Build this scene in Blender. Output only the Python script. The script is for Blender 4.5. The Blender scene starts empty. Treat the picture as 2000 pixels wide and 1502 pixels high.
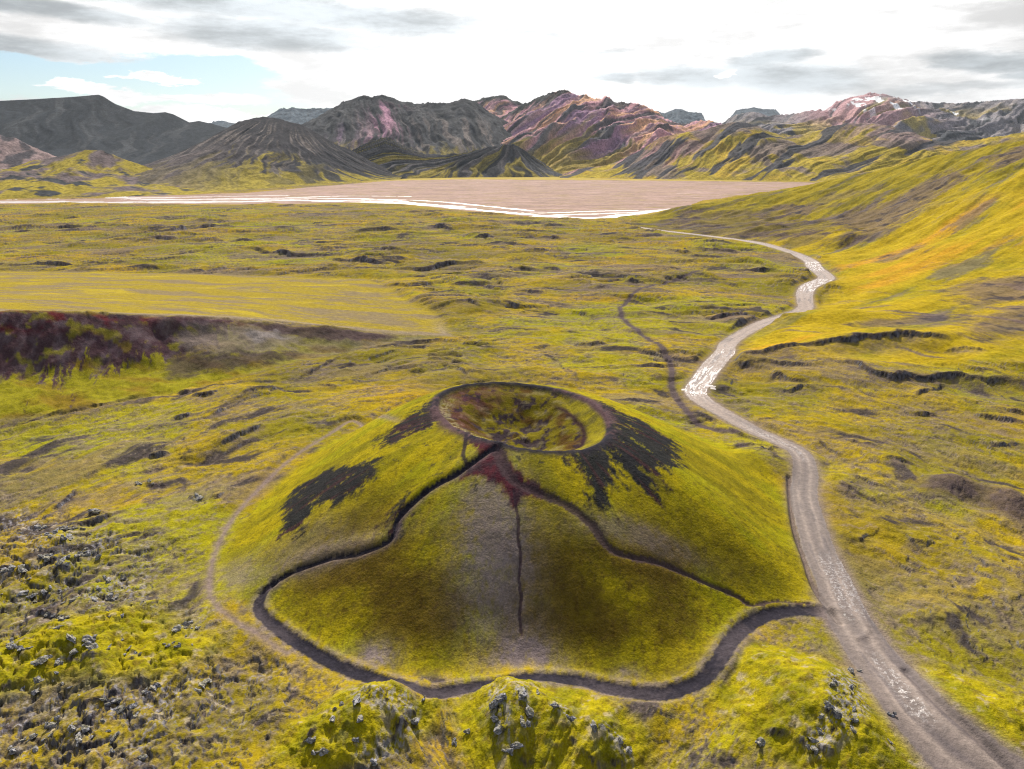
import bpy, math, random
import numpy as np
from mathutils import Vector, geometry as mgeo

# ----------------------------------------------------------------------------
# camera, sky, sun, exposure
# ----------------------------------------------------------------------------
S = bpy.context.scene
COL = S.collection
R = math.radians
CAM_H = 90.0
PITCH = R(17.28)
FPX = 1000.0 / math.tan(R(34.0))          # focal length in pixels of the 2000 px wide photograph

cam_data = bpy.data.cameras.new("camera")
cam = bpy.data.objects.new("camera", cam_data)
COL.objects.link(cam)
cam.location = (0, 0, CAM_H)
cam.rotation_euler = (math.pi / 2 - PITCH, 0, 0)
cam_data.sensor_width = 36.0
cam_data.lens = 18.0 / math.tan(R(34.0))
cam_data.clip_start = 0.5
cam_data.clip_end = 60000
S.camera = cam

SUN_AZ = R(-3.0)      # a little to the left of the view direction, ahead of the camera
SUN_EL = R(37.0)
EXPOSURE = 0.66
SKY_STRENGTH = 0.08

S.view_settings.view_transform = 'Standard'
S.view_settings.look = 'None'
S.view_settings.exposure = EXPOSURE
S.view_settings.gamma = 1.0
S.view_settings.use_curve_mapping = False
S.cycles.use_denoising = True
S.cycles.denoising_prefilter = 'NONE'
S.cycles.sample_clamp_indirect = 6.0
S.cycles.sample_clamp_direct = 12.0
S.cycles.pixel_filter_type = 'BLACKMAN_HARRIS'
S.cycles.filter_width = 1.15
S.cycles.max_bounces = 4
S.cycles.diffuse_bounces = 2
S.cycles.glossy_bounces = 2
S.cycles.volume_bounces = 0

sun_data = bpy.data.lights.new("sun", 'SUN')
sun_data.energy = 4.6
sun_data.angle = R(1.0)
sun_data.color = (1.0, 0.93, 0.82)
sun = bpy.data.objects.new("sun", sun_data)
COL.objects.link(sun)
sun_dir = Vector((math.sin(SUN_AZ) * math.cos(SUN_EL), math.cos(SUN_AZ) * math.cos(SUN_EL), math.sin(SUN_EL)))
sun.rotation_euler = (-sun_dir).to_track_quat('-Z', 'Y').to_euler()
sun.location = (0, 0, 400)

SP, CP = math.sin(PITCH), math.cos(PITCH)


def ray(px, py):
    u = (px - 1000.0) / FPX
    v = (751.0 - py) / FPX
    return np.array((u, CP + v * SP, -SP + v * CP))


def at_z(px, py, z):
    d = ray(px, py)
    t = (z - CAM_H) / d[2]
    return (d[0] * t, d[1] * t, z)


def at_y(px, py, y):
    d = ray(px, py)
    t = y / d[1]
    return (d[0] * t, y, CAM_H + d[2] * t)


def az_el(px, py):
    d = ray(px, py)
    return math.atan2(d[0], d[1]), math.atan2(d[2], math.hypot(d[0], d[1]))


# node helper -----------------------------------------------------------------
class NT:
    def __init__(self, tree):
        self.t = tree
        self.n = tree.nodes
        self.l = tree.links
        self.n.clear()

    def add(self, typ, **kw):
        nd = self.n.new(typ)
        for k, v in kw.items():
            setattr(nd, k, v)
        return nd

    def put(self, sock, val):
        if isinstance(val, bpy.types.NodeSocket):
            self.l.new(val, sock)
        elif isinstance(val, (tuple, list)) and len(val) == 3 and sock.type == 'RGBA':
            sock.default_value = (*val, 1)
        else:
            sock.default_value = val

    def math(self, op, a, b=0.0, c=0.0, clamp=False):
        nd = self.add('ShaderNodeMath', operation=op, use_clamp=clamp)
        self.put(nd.inputs[0], a)
        self.put(nd.inputs[1], b)
        self.put(nd.inputs[2], c)
        return nd.outputs[0]

    def mix(self, fac, a, b, blend='MIX'):
        nd = self.add('ShaderNodeMix', data_type='RGBA', blend_type=blend)
        self.put(nd.inputs[0], fac)
        self.put(nd.inputs[6], a)
        self.put(nd.inputs[7], b)
        return nd.outputs[2]

    def smooth(self, x, lo, hi, a=0.0, b=1.0):
        nd = self.add('ShaderNodeMapRange', interpolation_type='SMOOTHSTEP')
        for s, v in zip(nd.inputs[:5], (x, lo, hi, a, b)):
            self.put(s, v)
        return nd.outputs[0]

    def noise(self, vec, scale, detail=4.0, rough=0.55, dist=0.0):
        nd = self.add('ShaderNodeTexNoise')
        self.put(nd.inputs['Vector'], vec)
        nd.inputs['Scale'].default_value = scale
        nd.inputs['Detail'].default_value = detail
        nd.inputs['Roughness'].default_value = rough
        nd.inputs['Distortion'].default_value = dist
        return nd.outputs[0]

    def xyz(self, x, y, z=0.0):
        nd = self.add('ShaderNodeCombineXYZ')
        for s, v in zip(nd.inputs, (x, y, z)):
            self.put(s, v)
        return nd.outputs[0]


# world -------------------------------------------------------------------------
def build_world():
    w = bpy.data.worlds.new("World")
    S.world = w
    w.use_nodes = True
    T = NT(w.node_tree)
    out = T.add('ShaderNodeOutputWorld')
    bg = T.add('ShaderNodeBackground')
    bg.inputs[1].default_value = SKY_STRENGTH
    T.l.new(bg.outputs[0], out.inputs[0])
    sky = T.add('ShaderNodeTexSky', sky_type='NISHITA')
    sky.sun_disc = False
    sky.sun_elevation = SUN_EL
    sky.sun_rotation = SUN_AZ
    sky.air_density = 1.0
    sky.dust_density = 1.0
    tc = T.add('ShaderNodeTexCoord')
    sep = T.add('ShaderNodeSeparateXYZ')
    T.l.new(tc.outputs['Generated'], sep.inputs[0])
    x, y, z = sep.outputs
    az = T.math('ARCTAN2', x, y)
    el = T.math('ARCSINE', z)
    # wispy wobble of the directions, so cloud edges are ragged
    w1 = T.math('SUBTRACT', T.noise(T.xyz(T.math('MULTIPLY', az, 7.0), T.math('MULTIPLY', el, 26.0), 1.3), 1.0, 8, 0.62), 0.5)
    w2 = T.math('SUBTRACT', T.noise(T.xyz(T.math('MULTIPLY', az, 9.0), T.math('MULTIPLY', el, 30.0), 7.7), 1.0, 8, 0.62), 0.5)
    azw = T.math('ADD', az, T.math('MULTIPLY', w1, 0.20))
    elw = T.math('ADD', el, T.math('MULTIPLY', w2, 0.055))

    def ell(px, py, rx, ry, slope=0.0, soft=0.5, wob=1.0):
        """soft elliptical patch of sky centred on a direction; radii in photo pixels"""
        a0, e0 = az_el(px, py)
        ra, re = rx / FPX, ry / FPX
        azq = T.math('ADD', az, T.math('MULTIPLY', w1, 0.20 * wob))
        elq = T.math('ADD', el, T.math('MULTIPLY', w2, 0.055 * wob))
        dx = T.math('SUBTRACT', azq, a0)
        dy = T.math('SUBTRACT', T.math('SUBTRACT', elq, e0), T.math('MULTIPLY', dx, slope))
        q = T.math('ADD', T.math('POWER', T.math('ABSOLUTE', T.math('DIVIDE', dx, ra)), 2.0),
                   T.math('POWER', T.math('ABSOLUTE', T.math('DIVIDE', dy, re)), 2.0))
        return T.smooth(q, 1.0 + soft, max(0.0, 1.0 - soft))

    def union(*ms):
        r = ms[0]
        for m in ms[1:]:
            r = T.math('MAXIMUM', r, m)
        return r
    blue = union(ell(60, 150, 270, 30, -0.02, .25), ell(250, 178, 240, 34, 0, .25), ell(390, 150, 140, 34, 0, .3),
                 ell(30, 185, 110, 10), ell(480, 205, 130, 12))
    white = union(ell(140, 172, 60, 9, 0.0, .35), ell(215, 192, 80, 13, -.12, .35), ell(300, 150, 62, 7, 0, .35),
                  ell(400, 195, 90, 14, .05, .4))
    blue = T.math('MULTIPLY', blue, T.math('SUBTRACT', 1.0, white))
    grey = union(ell(560, 22, 400, 24, -0.06, .97, .45), ell(60, 16, 170, 12, -.05, .97, .4), ell(520, 66, 170, 24, -.05, .97, .5),
                 ell(50, 92, 150, 17, -.08, .97, .4))
    grey = T.math('MAXIMUM', T.math('MULTIPLY', grey, 0.95),
                  union(ell(1345, 152, 110, 26, -.05, .95, .6), ell(1530, 152, 130, 24, -.03, .95, .6), ell(1212, 152, 36, 12, 0, .95, .5),
                        ell(1940, 116, 80, 13, -.1, .95, .6), ell(1995, 140, 26, 14, 0, .95, .6), ell(1500, 118, 80, 14, .1, .97, .6)))
    grey = T.math('MAXIMUM', grey, T.math('MULTIPLY', 0.45, union(ell(1000, 72, 120, 8, 0, .8), ell(870, 66, 110, 6, -.05, .9),
                                                                  ell(1840, 170, 130, 9, 0, .9), ell(1130, 100, 60, 8, 0, .9),
                                                                  ell(1000, 20, 60, 20, .0, .9))))
    puff = ell(1428, 150, 20, 11, 0, .4)
    grey = T.math('MULTIPLY', grey, T.math('SUBTRACT', 1.0, puff))
    # overhead and behind: broken cloud from plain noise
    up = T.math('ADD', z, 0.12)
    cn = T.noise(T.xyz(T.math('DIVIDE', x, up), T.math('DIVIDE', y, up), 3.0), 1.1, 6, 0.6)
    front = T.smooth(y, 0.35, 0.75)
    low = T.smooth(el, R(16), R(9))
    infr = T.math('MULTIPLY', front, low)
    gen = T.smooth(cn, 0.44, 0.60)
    cover = T.math('ADD', T.math('MULTIPLY', infr, T.math('SUBTRACT', 1.0, blue)),
                   T.math('MULTIPLY', T.math('SUBTRACT', 1.0, infr), gen), clamp=True)
    # cloud brightness rises towards the sun
    vm = T.add('ShaderNodeVectorMath', operation='DOT_PRODUCT')
    T.l.new(tc.outputs['Generated'], vm.inputs[0])
    vm.inputs[1].default_value = sun_dir
    glow = T.math('POWER', T.math('MAXIMUM', vm.outputs['Value'], 0.0), 3.0)
    lum = T.math('ADD', 3.6, T.math('MULTIPLY', glow, 12.0))
    tex = T.noise(T.xyz(T.math('MULTIPLY', az, 5.0), T.math('MULTIPLY', el, 22.0), 5.1), 1.3, 7, .6)
    lum = T.math('MULTIPLY', lum, T.smooth(tex, .34, .60, .66, 1.05))
    lum = T.math('MULTIPLY', lum, T.math('SUBTRACT', 1.0, T.math('MULTIPLY', grey, T.smooth(tex, .3, .65, .48, .34))))
    ctint = T.mix(grey, (1.0, 0.99, 0.985), (0.88, 0.95, 1.0))
    vs = T.add('ShaderNodeVectorMath', operation='SCALE')
    T.l.new(ctint, vs.inputs[0])
    T.l.new(lum, vs.inputs[3])
    skyc = T.mix(1.0, sky.outputs[0], (0.50, 0.64, 0.79), 'MULTIPLY')
    T.l.new(T.mix(cover, skyc, vs.outputs[0]), bg.inputs[0])


build_world()

# ----------------------------------------------------------------------------
# numpy helpers
# ----------------------------------------------------------------------------
def sstep(a, b, x):
    t = np.clip((x - a) / (b - a), 0, 1)
    return t * t * (3 - 2 * t)


def _hash(ix, iy, seed):
    h = (ix.astype(np.uint32) * np.uint32(374761393) + iy.astype(np.uint32) * np.uint32(668265263)
         + np.uint32((seed * 1442695041) & 0xffffffff))
    h = (h ^ (h >> np.uint32(13))) * np.uint32(1274126177)
    h = h ^ (h >> np.uint32(16))
    return h


_G = np.stack([np.cos(np.arange(64) * 2 * np.pi / 64), np.sin(np.arange(64) * 2 * np.pi / 64)], 1).astype(np.float32)


def perlin(x, y, seed=0):
    x = np.asarray(x, np.float32)
    y = np.asarray(y, np.float32)
    fx0 = np.floor(x)
    fy0 = np.floor(y)
    ix = fx0.astype(np.int64)
    iy = fy0.astype(np.int64)
    fx = x - fx0
    fy = y - fy0
    u = fx * fx * fx * (fx * (fx * 6 - 15) + 10)
    v = fy * fy * fy * (fy * (fy * 6 - 15) + 10)

    def g(dx, dy):
        k = (_hash(ix + dx, iy + dy, seed) & np.uint32(63)).astype(np.int64)
        gr = _G[k]
        return gr[..., 0] * (fx - dx) + gr[..., 1] * (fy - dy)
    a = g(0, 0)
    b = g(1, 0)
    c = g(0, 1)
    d = g(1, 1)
    return ((a + (b - a) * u) * (1 - v) + (c + (d - c) * u) * v) * 1.5


def fbm(x, y, o=4, seed=0, gain=0.5, lac=2.03):
    r = 0
    a = 1.0
    n = 0
    for i in range(o):
        r = r + a * perlin(x + i * 17.3, y - i * 9.1, seed + i * 7)
        n += a
        a *= gain
        x = x * lac
        y = y * lac
    return r / n


def ridged(x, y, o=4, seed=0, gain=0.5):
    r = 0
    a = 1.0
    n = 0
    for i in range(o):
        r = r + a * (1 - np.abs(perlin(x + i * 31.7, y + i * 11.9, seed + i * 5)) * 1.7)
        n += a
        a *= gain
        x = x * 2.07
        y = y * 2.07
    return r / n


def mixc(c, col, m):
    return c + (np.asarray(col, np.float32) - c) * m[..., None]


def spline(pts, n=8):
    P = np.asarray(pts, float)
    Q = np.vstack([2 * P[0] - P[1], P, 2 * P[-1] - P[-2]])
    out = []
    for i in range(1, len(Q) - 2):
        p0, p1, p2, p3 = Q[i - 1:i + 3]
        for k in range(n):
            t = k / n
            out.append(0.5 * ((2 * p1) + (-p0 + p2) * t + (2 * p0 - 5 * p1 + 4 * p2 - p3) * t * t
                              + (-p0 + 3 * p1 - 3 * p2 + p3) * t ** 3))
    out.append(Q[-2])
    return np.array(out)


# ----------------------------------------------------------------------------
# broad shape of the land: a triangulated survey, smoothed
# ----------------------------------------------------------------------------
survey = []            # (x, y, z)


def sz(px, py, z):
    survey.append(at_z(px, py, z))


def sy(px, py, y):
    survey.append(at_y(px, py, y))


def sw(x, y, z):
    survey.append((x, y, z))


LAKE_Z = -5.0
for x in (-260, -120, 0, 120, 260):
    sw(x, 40, 0)
for p in ((0, 1450), (0, 1200), (0, 1000), (0, 900), (300, 900), (300, 1400), (1000, 1450), (600, 700), (900, 690), (1000, 650),
          (1300, 640), (1300, 560), (1100, 560), (1000, 500), (1200, 480), (1700, 1400), (1990, 1400), (1990, 1200),
          (1800, 1100), (1650, 900), (1990, 900), (1500, 760), (2150, 1000), (2200, 1300), (-200, 1300), (-200, 1000)):
    sz(*p, 0.0)
# the left scarp: crest, back of its tilted top, foot
CREST_L = [(-260, 600, 30), (-100, 606, 29), (0, 609, 27), (120, 612, 25), (240, 616, 22.5), (340, 618, 20), (450, 621, 15.5),
           (560, 630, 10.5), (660, 643, 6.5), (760, 652, 3), (860, 656, .6)]
for p in CREST_L:
    sz(*p)
for p in [(-300, 860), (-100, 845), (0, 832), (150, 805), (260, 785), (350, 768), (450, 742), (560, 715), (680, 690), (780, 672)]:
    sz(*p, 0.0)
for p in [(-100, 745, 7), (0, 735, 7), (150, 730, 6), (260, 722, 5), (330, 715, 4)]:
    sz(*p)
for p in [(330, 660, 12), (430, 650, 11), (430, 690, 6.5), (520, 660, 8), (540, 690, 4)]:
    sz(*p)
for p in [(-300, 535), (-100, 533), (0, 530), (200, 530), (400, 535), (600, 540), (720, 545), (800, 575), (850, 610)]:
    sz(*p, 0.0)
for p in [(0, 570, 13), (200, 572, 12), (400, 575, 8), (560, 585, 6)]:
    sz(*p)
# field towards the lake
for px in (-400, -100, 100, 300, 500, 700, 900, 1100):
    sz(px, 455, -1.0)
    sz(px, 422, -3.0)
# near shore of the lake
SHORE = [(-500, 396), (-200, 397), (0, 399), (150, 397), (300, 398), (480, 400), (600, 398), (700, 396), (790, 399), (860, 407), (930, 414),
         (1000, 421), (1080, 427), (1150, 430), (1210, 428), (1260, 420), (1310, 411), (1350, 405)]
for p in SHORE:
    sz(*p, LAKE_Z + 0.6)
# spur on the right: crest
for px, py, y in [(1300, 424, 1075), (1325, 409, 1100), (1350, 400, 1120), (1400, 397, 1130), (1450, 386, 1150), (1520, 371, 1170),
                  (1600, 357, 1170), (1700, 335, 1150), (1800, 311, 1100), (1900, 288, 1050), (2000, 266, 1000),
                  (2200, 225, 950), (2500, 180, 900)]:
    sy(px, py, y)
    p = at_y(px, py, y)
    sw(p[0] * 1.12, y + 190, max(LAKE_Z, p[2] * 0.72 - 8))
    sw(p[0] * 1.24, y + 420, max(LAKE_Z, p[2] * 0.4 - 14))
# foot of the spur above the road
for p in [(1250, 441), (1290, 449), (1360, 458), (1450, 471), (1540, 484), (1600, 497)]:
    sz(*p, -0.5)
sz(1640, 500, 1.0)
# gully between the spur and the orange slope
for px, py, y in [(1690, 487, 690), (1780, 447, 700), (1870, 396, 715), (2000, 333, 740), (2200, 260, 760),
                  (1560, 430, 960), (1660, 420, 900), (1800, 370, 880), (1930, 320, 860), (1480, 425, 1010), (1400, 420, 1060)]:
    sy(px, py, y)
# orange slope
for px, py, z in [(1610, 575, 0), (1640, 545, 0.5), (1560, 625, 0.3), (1500, 645, 0.3), (1440, 690, 0.4), (1700, 560, 3), (1700, 600, 2.5),
                  (1620, 640, 4)]:
    sz(px, py, z)
for px, py, y in [(1800, 510, 560), (1900, 470, 580), (2000, 425, 610), (2200, 350, 640), (1850, 560, 470), (2000, 520, 500),
                  (2000, 580, 430), (2200, 500, 450), (1780, 600, 415), (1900, 620, 385), (2200, 620, 370), (2000, 640, 360)]:
    sy(px, py, y)
# low ridge in front of it and the scarp below
for p in [(1440, 702, 1.2), (1500, 694, 2.6), (1560, 682, 5), (1640, 664, 8), (1700, 654, 9.5), (1760, 647, 10.5), (1830, 655, 9.5), (1880, 672, 7),
          (1440, 720, 0.3), (1520, 716, 1.0), (1600, 700, 3.4), (1680, 690, 4.2), (1760, 688, 4.2), (1840, 692, 4.4),
          (1580, 705, 3.6), (1640, 714, 4.2), (1700, 726, 4.4), (1760, 730, 4.4), (1850, 727, 4.8), (1940, 731, 5), (2100, 745, 5),
          (1560, 745, .5), (1640, 764, 0.3), (1720, 772, 0.2), (1800, 766, 0.4), (1860, 755, 0.8), (1960, 765, 0.6), (2100, 785, 0.5)]:
    sz(*p)
# floor of the lake bed and beyond
for px in (-600, -200, 200, 600, 1000, 1400):
    sz(px, 372, LAKE_Z)
    sz(px, 352, LAKE_Z)
for x in (-5200, -2500, -1000, 0, 1000, 2500, 5200):
    sw(x, 4700, LAKE_Z)
    sw(x, 3400, LAKE_Z)
sw(-3000, 40, 0)
sw(3000, 40, 60)
sw(3000, 900, 150)

# triangulate and rasterise on two rasters (fine near, coarse far)
_pts = [Vector((p[0], p[1])) for p in survey]
_vo, _eo, _fo, _ov, _oe, _of = mgeo.delaunay_2d_cdt(_pts, [], [], 0, 1e-5)
_vz = np.array([survey[o[0]][2] for o in _ov])
_vx = np.array([[v.x, v.y] for v in _vo])


def gauss1(a, s, axis):
    n = int(max(1, round(s * 3)))
    k = np.exp(-0.5 * (np.arange(-n, n + 1) / s) ** 2)
    k /= k.sum()
    pad = [(0, 0), (0, 0)]
    pad[axis] = (n, n)
    b = np.pad(a, pad, mode='edge')
    r = 0
    L = a.shape[axis]
    for i, w in enumerate(k):
        sl = [slice(None), slice(None)]
        sl[axis] = slice(i, i + L)
        r = r + w * b[tuple(sl)]
    return r


class Raster:
    def __init__(self, x0, x1, y0, y1, step, blur):
        self.x0, self.y0, self.s = x0, y0, step
        nx = int((x1 - x0) / step) + 1
        ny = int((y1 - y0) / step) + 1
        Z = np.zeros((ny, nx))
        for f in _fo:
            if len(f) != 3:
                continue
            a, b, c = _vx[f[0]], _vx[f[1]], _vx[f[2]]
            den = (b[1] - c[1]) * (a[0] - c[0]) + (c[0] - b[0]) * (a[1] - c[1])
            if abs(den) < 1e-9:
                continue
            ix0 = max(0, int(math.floor((min(a[0], b[0], c[0]) - x0) / step)))
            ix1 = min(nx - 1, int(math.ceil((max(a[0], b[0], c[0]) - x0) / step)))
            iy0 = max(0, int(math.floor((min(a[1], b[1], c[1]) - y0) / step)))
            iy1 = min(ny - 1, int(math.ceil((max(a[1], b[1], c[1]) - y0) / step)))
            if ix1 < ix0 or iy1 < iy0:
                continue
            X, Y = np.meshgrid(x0 + np.arange(ix0, ix1 + 1) * step, y0 + np.arange(iy0, iy1 + 1) * step)
            l1 = ((b[1] - c[1]) * (X - c[0]) + (c[0] - b[0]) * (Y - c[1])) / den
            l2 = ((c[1] - a[1]) * (X - c[0]) + (a[0] - c[0]) * (Y - c[1])) / den
            l3 = 1 - l1 - l2
            m = (l1 >= -1e-6) & (l2 >= -1e-6) & (l3 >= -1e-6)
            z = l1 * _vz[f[0]] + l2 * _vz[f[1]] + l3 * _vz[f[2]]
            sub = Z[iy0:iy1 + 1, ix0:ix1 + 1]
            sub[m] = z[m]
        Z = gauss1(gauss1(Z, blur / step, 0), blur / step, 1)
        self.Z = Z

    def __call__(self, x, y):
        fx = np.clip((np.asarray(x) - self.x0) / self.s, 0, self.Z.shape[1] - 1.001)
        fy = np.clip((np.asarray(y) - self.y0) / self.s, 0, self.Z.shape[0] - 1.001)
        ix = fx.astype(int)
        iy = fy.astype(int)
        u = fx - ix
        v = fy - iy
        Z = self.Z
        return (Z[iy, ix] * (1 - u) + Z[iy, ix + 1] * u) * (1 - v) + (Z[iy + 1, ix] * (1 - u) + Z[iy + 1, ix + 1] * u) * v


near_r = Raster(-460, 460, 40, 640, 1.5, 2.4)
far_r = Raster(-3300, 3300, 40, 4400, 7.0, 13.0)


def broad(x, y):
    x = np.asarray(x, float)
    y = np.asarray(y, float)
    w = sstep(460, 410, np.abs(x)) * sstep(640, 560, y)
    return near_r(x, y) * w + far_r(x, y) * (1 - w)


# ----------------------------------------------------------------------------
# the crater hill
# ----------------------------------------------------------------------------
CX, CY, RIM_H = 2.5, 185.0, 25.0
RIM_PX = [(1050, 879), (990, 873), (945, 860), (900, 838), (868, 812), (850, 790), (856, 775), (885, 760), (930, 751), (985, 746), (1040, 749),
          (1090, 757), (1130, 774), (1165, 798), (1190, 826), (1186, 852), (1155, 870), (1105, 879)]
FOOT_PX = [(415, 1150), (500, 1195), (570, 1245), (650, 1287), (800, 1325), (900, 1322), (1000, 1305), (1100, 1312), (1200, 1335), (1330, 1335),
           (1395, 1270), (1455, 1212), (1560, 1180), (1610, 1160), (1565, 1060), (1545, 985), (1520, 935), (450, 1050), (500, 985), (565, 922)]


def polar_table(pts):
    P = np.array(pts)
    a = np.arctan2(P[:, 1] - CY, P[:, 0] - CX)
    r = np.hypot(P[:, 0] - CX, P[:, 1] - CY)
    o = np.argsort(a)
    return a[o], r[o]


rim_a, rim_r = polar_table([at_z(px, py, RIM_H)[:2] for px, py in RIM_PX])
foot_a, foot_r = polar_table([at_z(px, py, 0.0)[:2] for px, py in FOOT_PX]
                             + [(62, 232), (45, 250), (20, 262), (-10, 262), (-38, 250), (-58, 230)])


def smooth_interp(a, ta, tr):
    aa = np.linspace(-np.pi, np.pi, 361)[:-1]
    v = np.interp(aa, ta, tr, period=2 * np.pi)
    k = np.exp(-0.5 * (np.arange(-12, 13) / 4.0) ** 2)
    k /= k.sum()
    v = np.convolve(np.concatenate([v[-12:], v, v[:12]]), k, 'valid')
    return np.interp(a, aa, v, period=2 * np.pi)


def cone_polar(x, y):
    a = np.arctan2(y - CY, x - CX)
    r = np.hypot(x - CX, y - CY)
    return a, r, smooth_interp(a, rim_a, rim_r), smooth_interp(a, foot_a, foot_r)


def cone(x, y):
    a, r, rr, rf = cone_polar(x, y)
    t = np.clip((rf - r) / (rf - rr), 0, 1)
    e = 0.14
    f = (np.sqrt(t * t + e * e) - e) / (math.sqrt(1 + e * e) - e)
    f = 0.62 * (1 - (1 - f) ** 1.7) + 0.38 * f
    rimh = RIM_H + 0.5 * np.sin(a * 3 + 1) * sstep(.6, 1, t)
    outer = rimh * f
    # inside: a sloping bench on the right, then the bowl
    right = sstep(math.radians(95), math.radians(35), np.abs(a - math.radians(-28)))
    ri = rr * (0.92 - 0.21 * right)
    drop_b = 1.3 + 2.6 * right
    sb = np.clip((rr - r) / (rr - ri), 0, 1)
    s = np.clip(r / ri, 0, 1)
    bowl = 8.0 - drop_b * .8
    g = 1 - sstep(0.20, 1.02, s) - .20 * np.exp(-((r - 2.0) / (5.5)) ** 2)
    inner = rimh - drop_b * sb - bowl * g
    return np.where(r > rr, outer, inner)


# smaller hills that are separate bumps: (px, py, rx, ry, angle, height, sharpness)
BUMPS = []


def bump_def(px, py, rx, ry, ang, h, p=2.0):
    x, y, _ = at_z(px, py, 0.0)
    BUMPS.append((x, y, rx, ry, R(ang), h, p))


bump_def(700, 1432, 11.5, 7.0, 30, 5.2, 2.4)      # mound left of centre at the bottom
bump_def(765, 1378, 6.0, 5.0, 20, 3.2, 2.2)
bump_def(1010, 1425, 11.0, 8.0, 75, 4.8, 2.4)     # middle mound
bump_def(1120, 1440, 12.0, 8.5, -25, 4.0, 2.2)
bump_def(1540, 1345, 12.0, 9.0, -50, 5.6, 2.2)    # mound by the road
bump_def(1590, 1430, 14.0, 10.0, -50, 5.4, 2.2)
bump_def(1890, 1400, 13.0, 12.0, -45, 3.0, 2.2)   # right of the road
bump_def(1485, 905, 9.5, 12.0, -20, 3.6, 2.4)     # knoll between cone and road
bump_def(1858, 958, 8.5, 7.5, 10, 4.2, 2.6)      # dark knolls on the right
bump_def(1972, 990, 6.0, 12.0, -30, 4.2, 2.6)
bump_def(1625, 640, 24.0, 20.0, 10, 5.5, 2.4)      # green nose the road ducks behind
bump_def(130, 1270, 26.0, 10.0, 35, 2.2, 2.0)
bump_def(60, 1090, 22.0, 14.0, 20, 2.6, 2.0)
bump_def(330, 1290, 15.0, 7.0, 35, 1.6, 2.0)


def bumps(x, y):
    z = 0
    for bx, by, rx, ry, an, h, p in BUMPS:
        dx = x - bx
        dy = y - by
        u = (dx * math.cos(an) + dy * math.sin(an)) / rx
        v = (-dx * math.sin(an) + dy * math.cos(an)) / ry
        q = np.sqrt(u * u + v * v)
        z = z + (.8 * h if by < 120 else h) * np.exp(-np.minimum(q, 6) ** min(p, 2.05) * 1.25)
    return z


def land(x, y):
    return broad(x, y) + cone(x, y) + bumps(x, y)


_ty = np.exp(np.linspace(math.log(60), math.log(4000), 5000))


def drape(pts):
    """where the sight lines through these pixels meet the broad land"""
    out = []
    for px, py in pts:
        d = ray(px, py)
        x = d[0] / d[1] * _ty
        zr = CAM_H + d[2] / d[1] * _ty
        zl = land(x, _ty)
        k = np.argmax(zr < zl)
        if not (zr < zl).any():
            k = len(_ty) - 1
        out.append((x[k], _ty[k]))
    return np.array(out)


# ----------------------------------------------------------------------------
# the ground grid
# ----------------------------------------------------------------------------
rows = [58.0]
while rows[-1] < 4300:
    D = rows[-1]
    rows.append(D + (max(0.20, 0.0033 * D) if D < 2250 else 0.011 * D))
rows = np.array(rows)
NX = 1400
ucol = np.linspace(-1, 1, NX)
halfw = (0.955 * rows + 27) * 0.6745 * 1.2 + 15
GX = (halfw[:, None] * ucol[None, :])
GY = np.repeat(rows[:, None], NX, 1)
NY = len(rows)


def col_span(r0, r1, xa, xb):
    lo = max(0, int(np.floor((xa / halfw[r0:r1 + 1] + 1).min() * (NX - 1) / 2)) - 1)
    hi = min(NX, int(np.ceil((xb / halfw[r0:r1 + 1] + 1).max() * (NX - 1) / 2)) + 2)
    return lo, hi


def line_field(P, reach):
    """distance to a polyline and the position along it (0..1), on the grid"""
    dist = np.full((NY, NX), 1e6, np.float32)
    para = np.zeros((NY, NX), np.float32)
    side = np.zeros((NY, NX), np.float32)
    n = len(P) - 1
    for i in range(n):
        a = P[i]
        b = P[i + 1]
        r0 = np.searchsorted(rows, min(a[1], b[1]) - reach)
        r1 = min(NY - 1, np.searchsorted(rows, max(a[1], b[1]) + reach))
        if r0 >= NY - 1:
            continue
        c0, c1 = col_span(r0, r1, min(a[0], b[0]) - reach, max(a[0], b[0]) + reach)
        if c1 <= c0:
            continue
        sl = (slice(r0, r1 + 1), slice(c0, c1))
        dx = GX[sl] - a[0]
        dy = GY[sl] - a[1]
        ab = b - a
        L2 = ab @ ab + 1e-9
        t = np.clip((dx * ab[0] + dy * ab[1]) / L2, 0, 1)
        ex = dx - t * ab[0]
        ey = dy - t * ab[1]
        d = np.hypot(ex, ey)
        m = d < dist[sl]
        dist[sl] = np.where(m, d, dist[sl])
        para[sl] = np.where(m, (i + t) / n, para[sl])
        side[sl] = np.where(m, np.sign(ab[0] * dy - ab[1] * dx), side[sl])
    return dist, para, side


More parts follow.
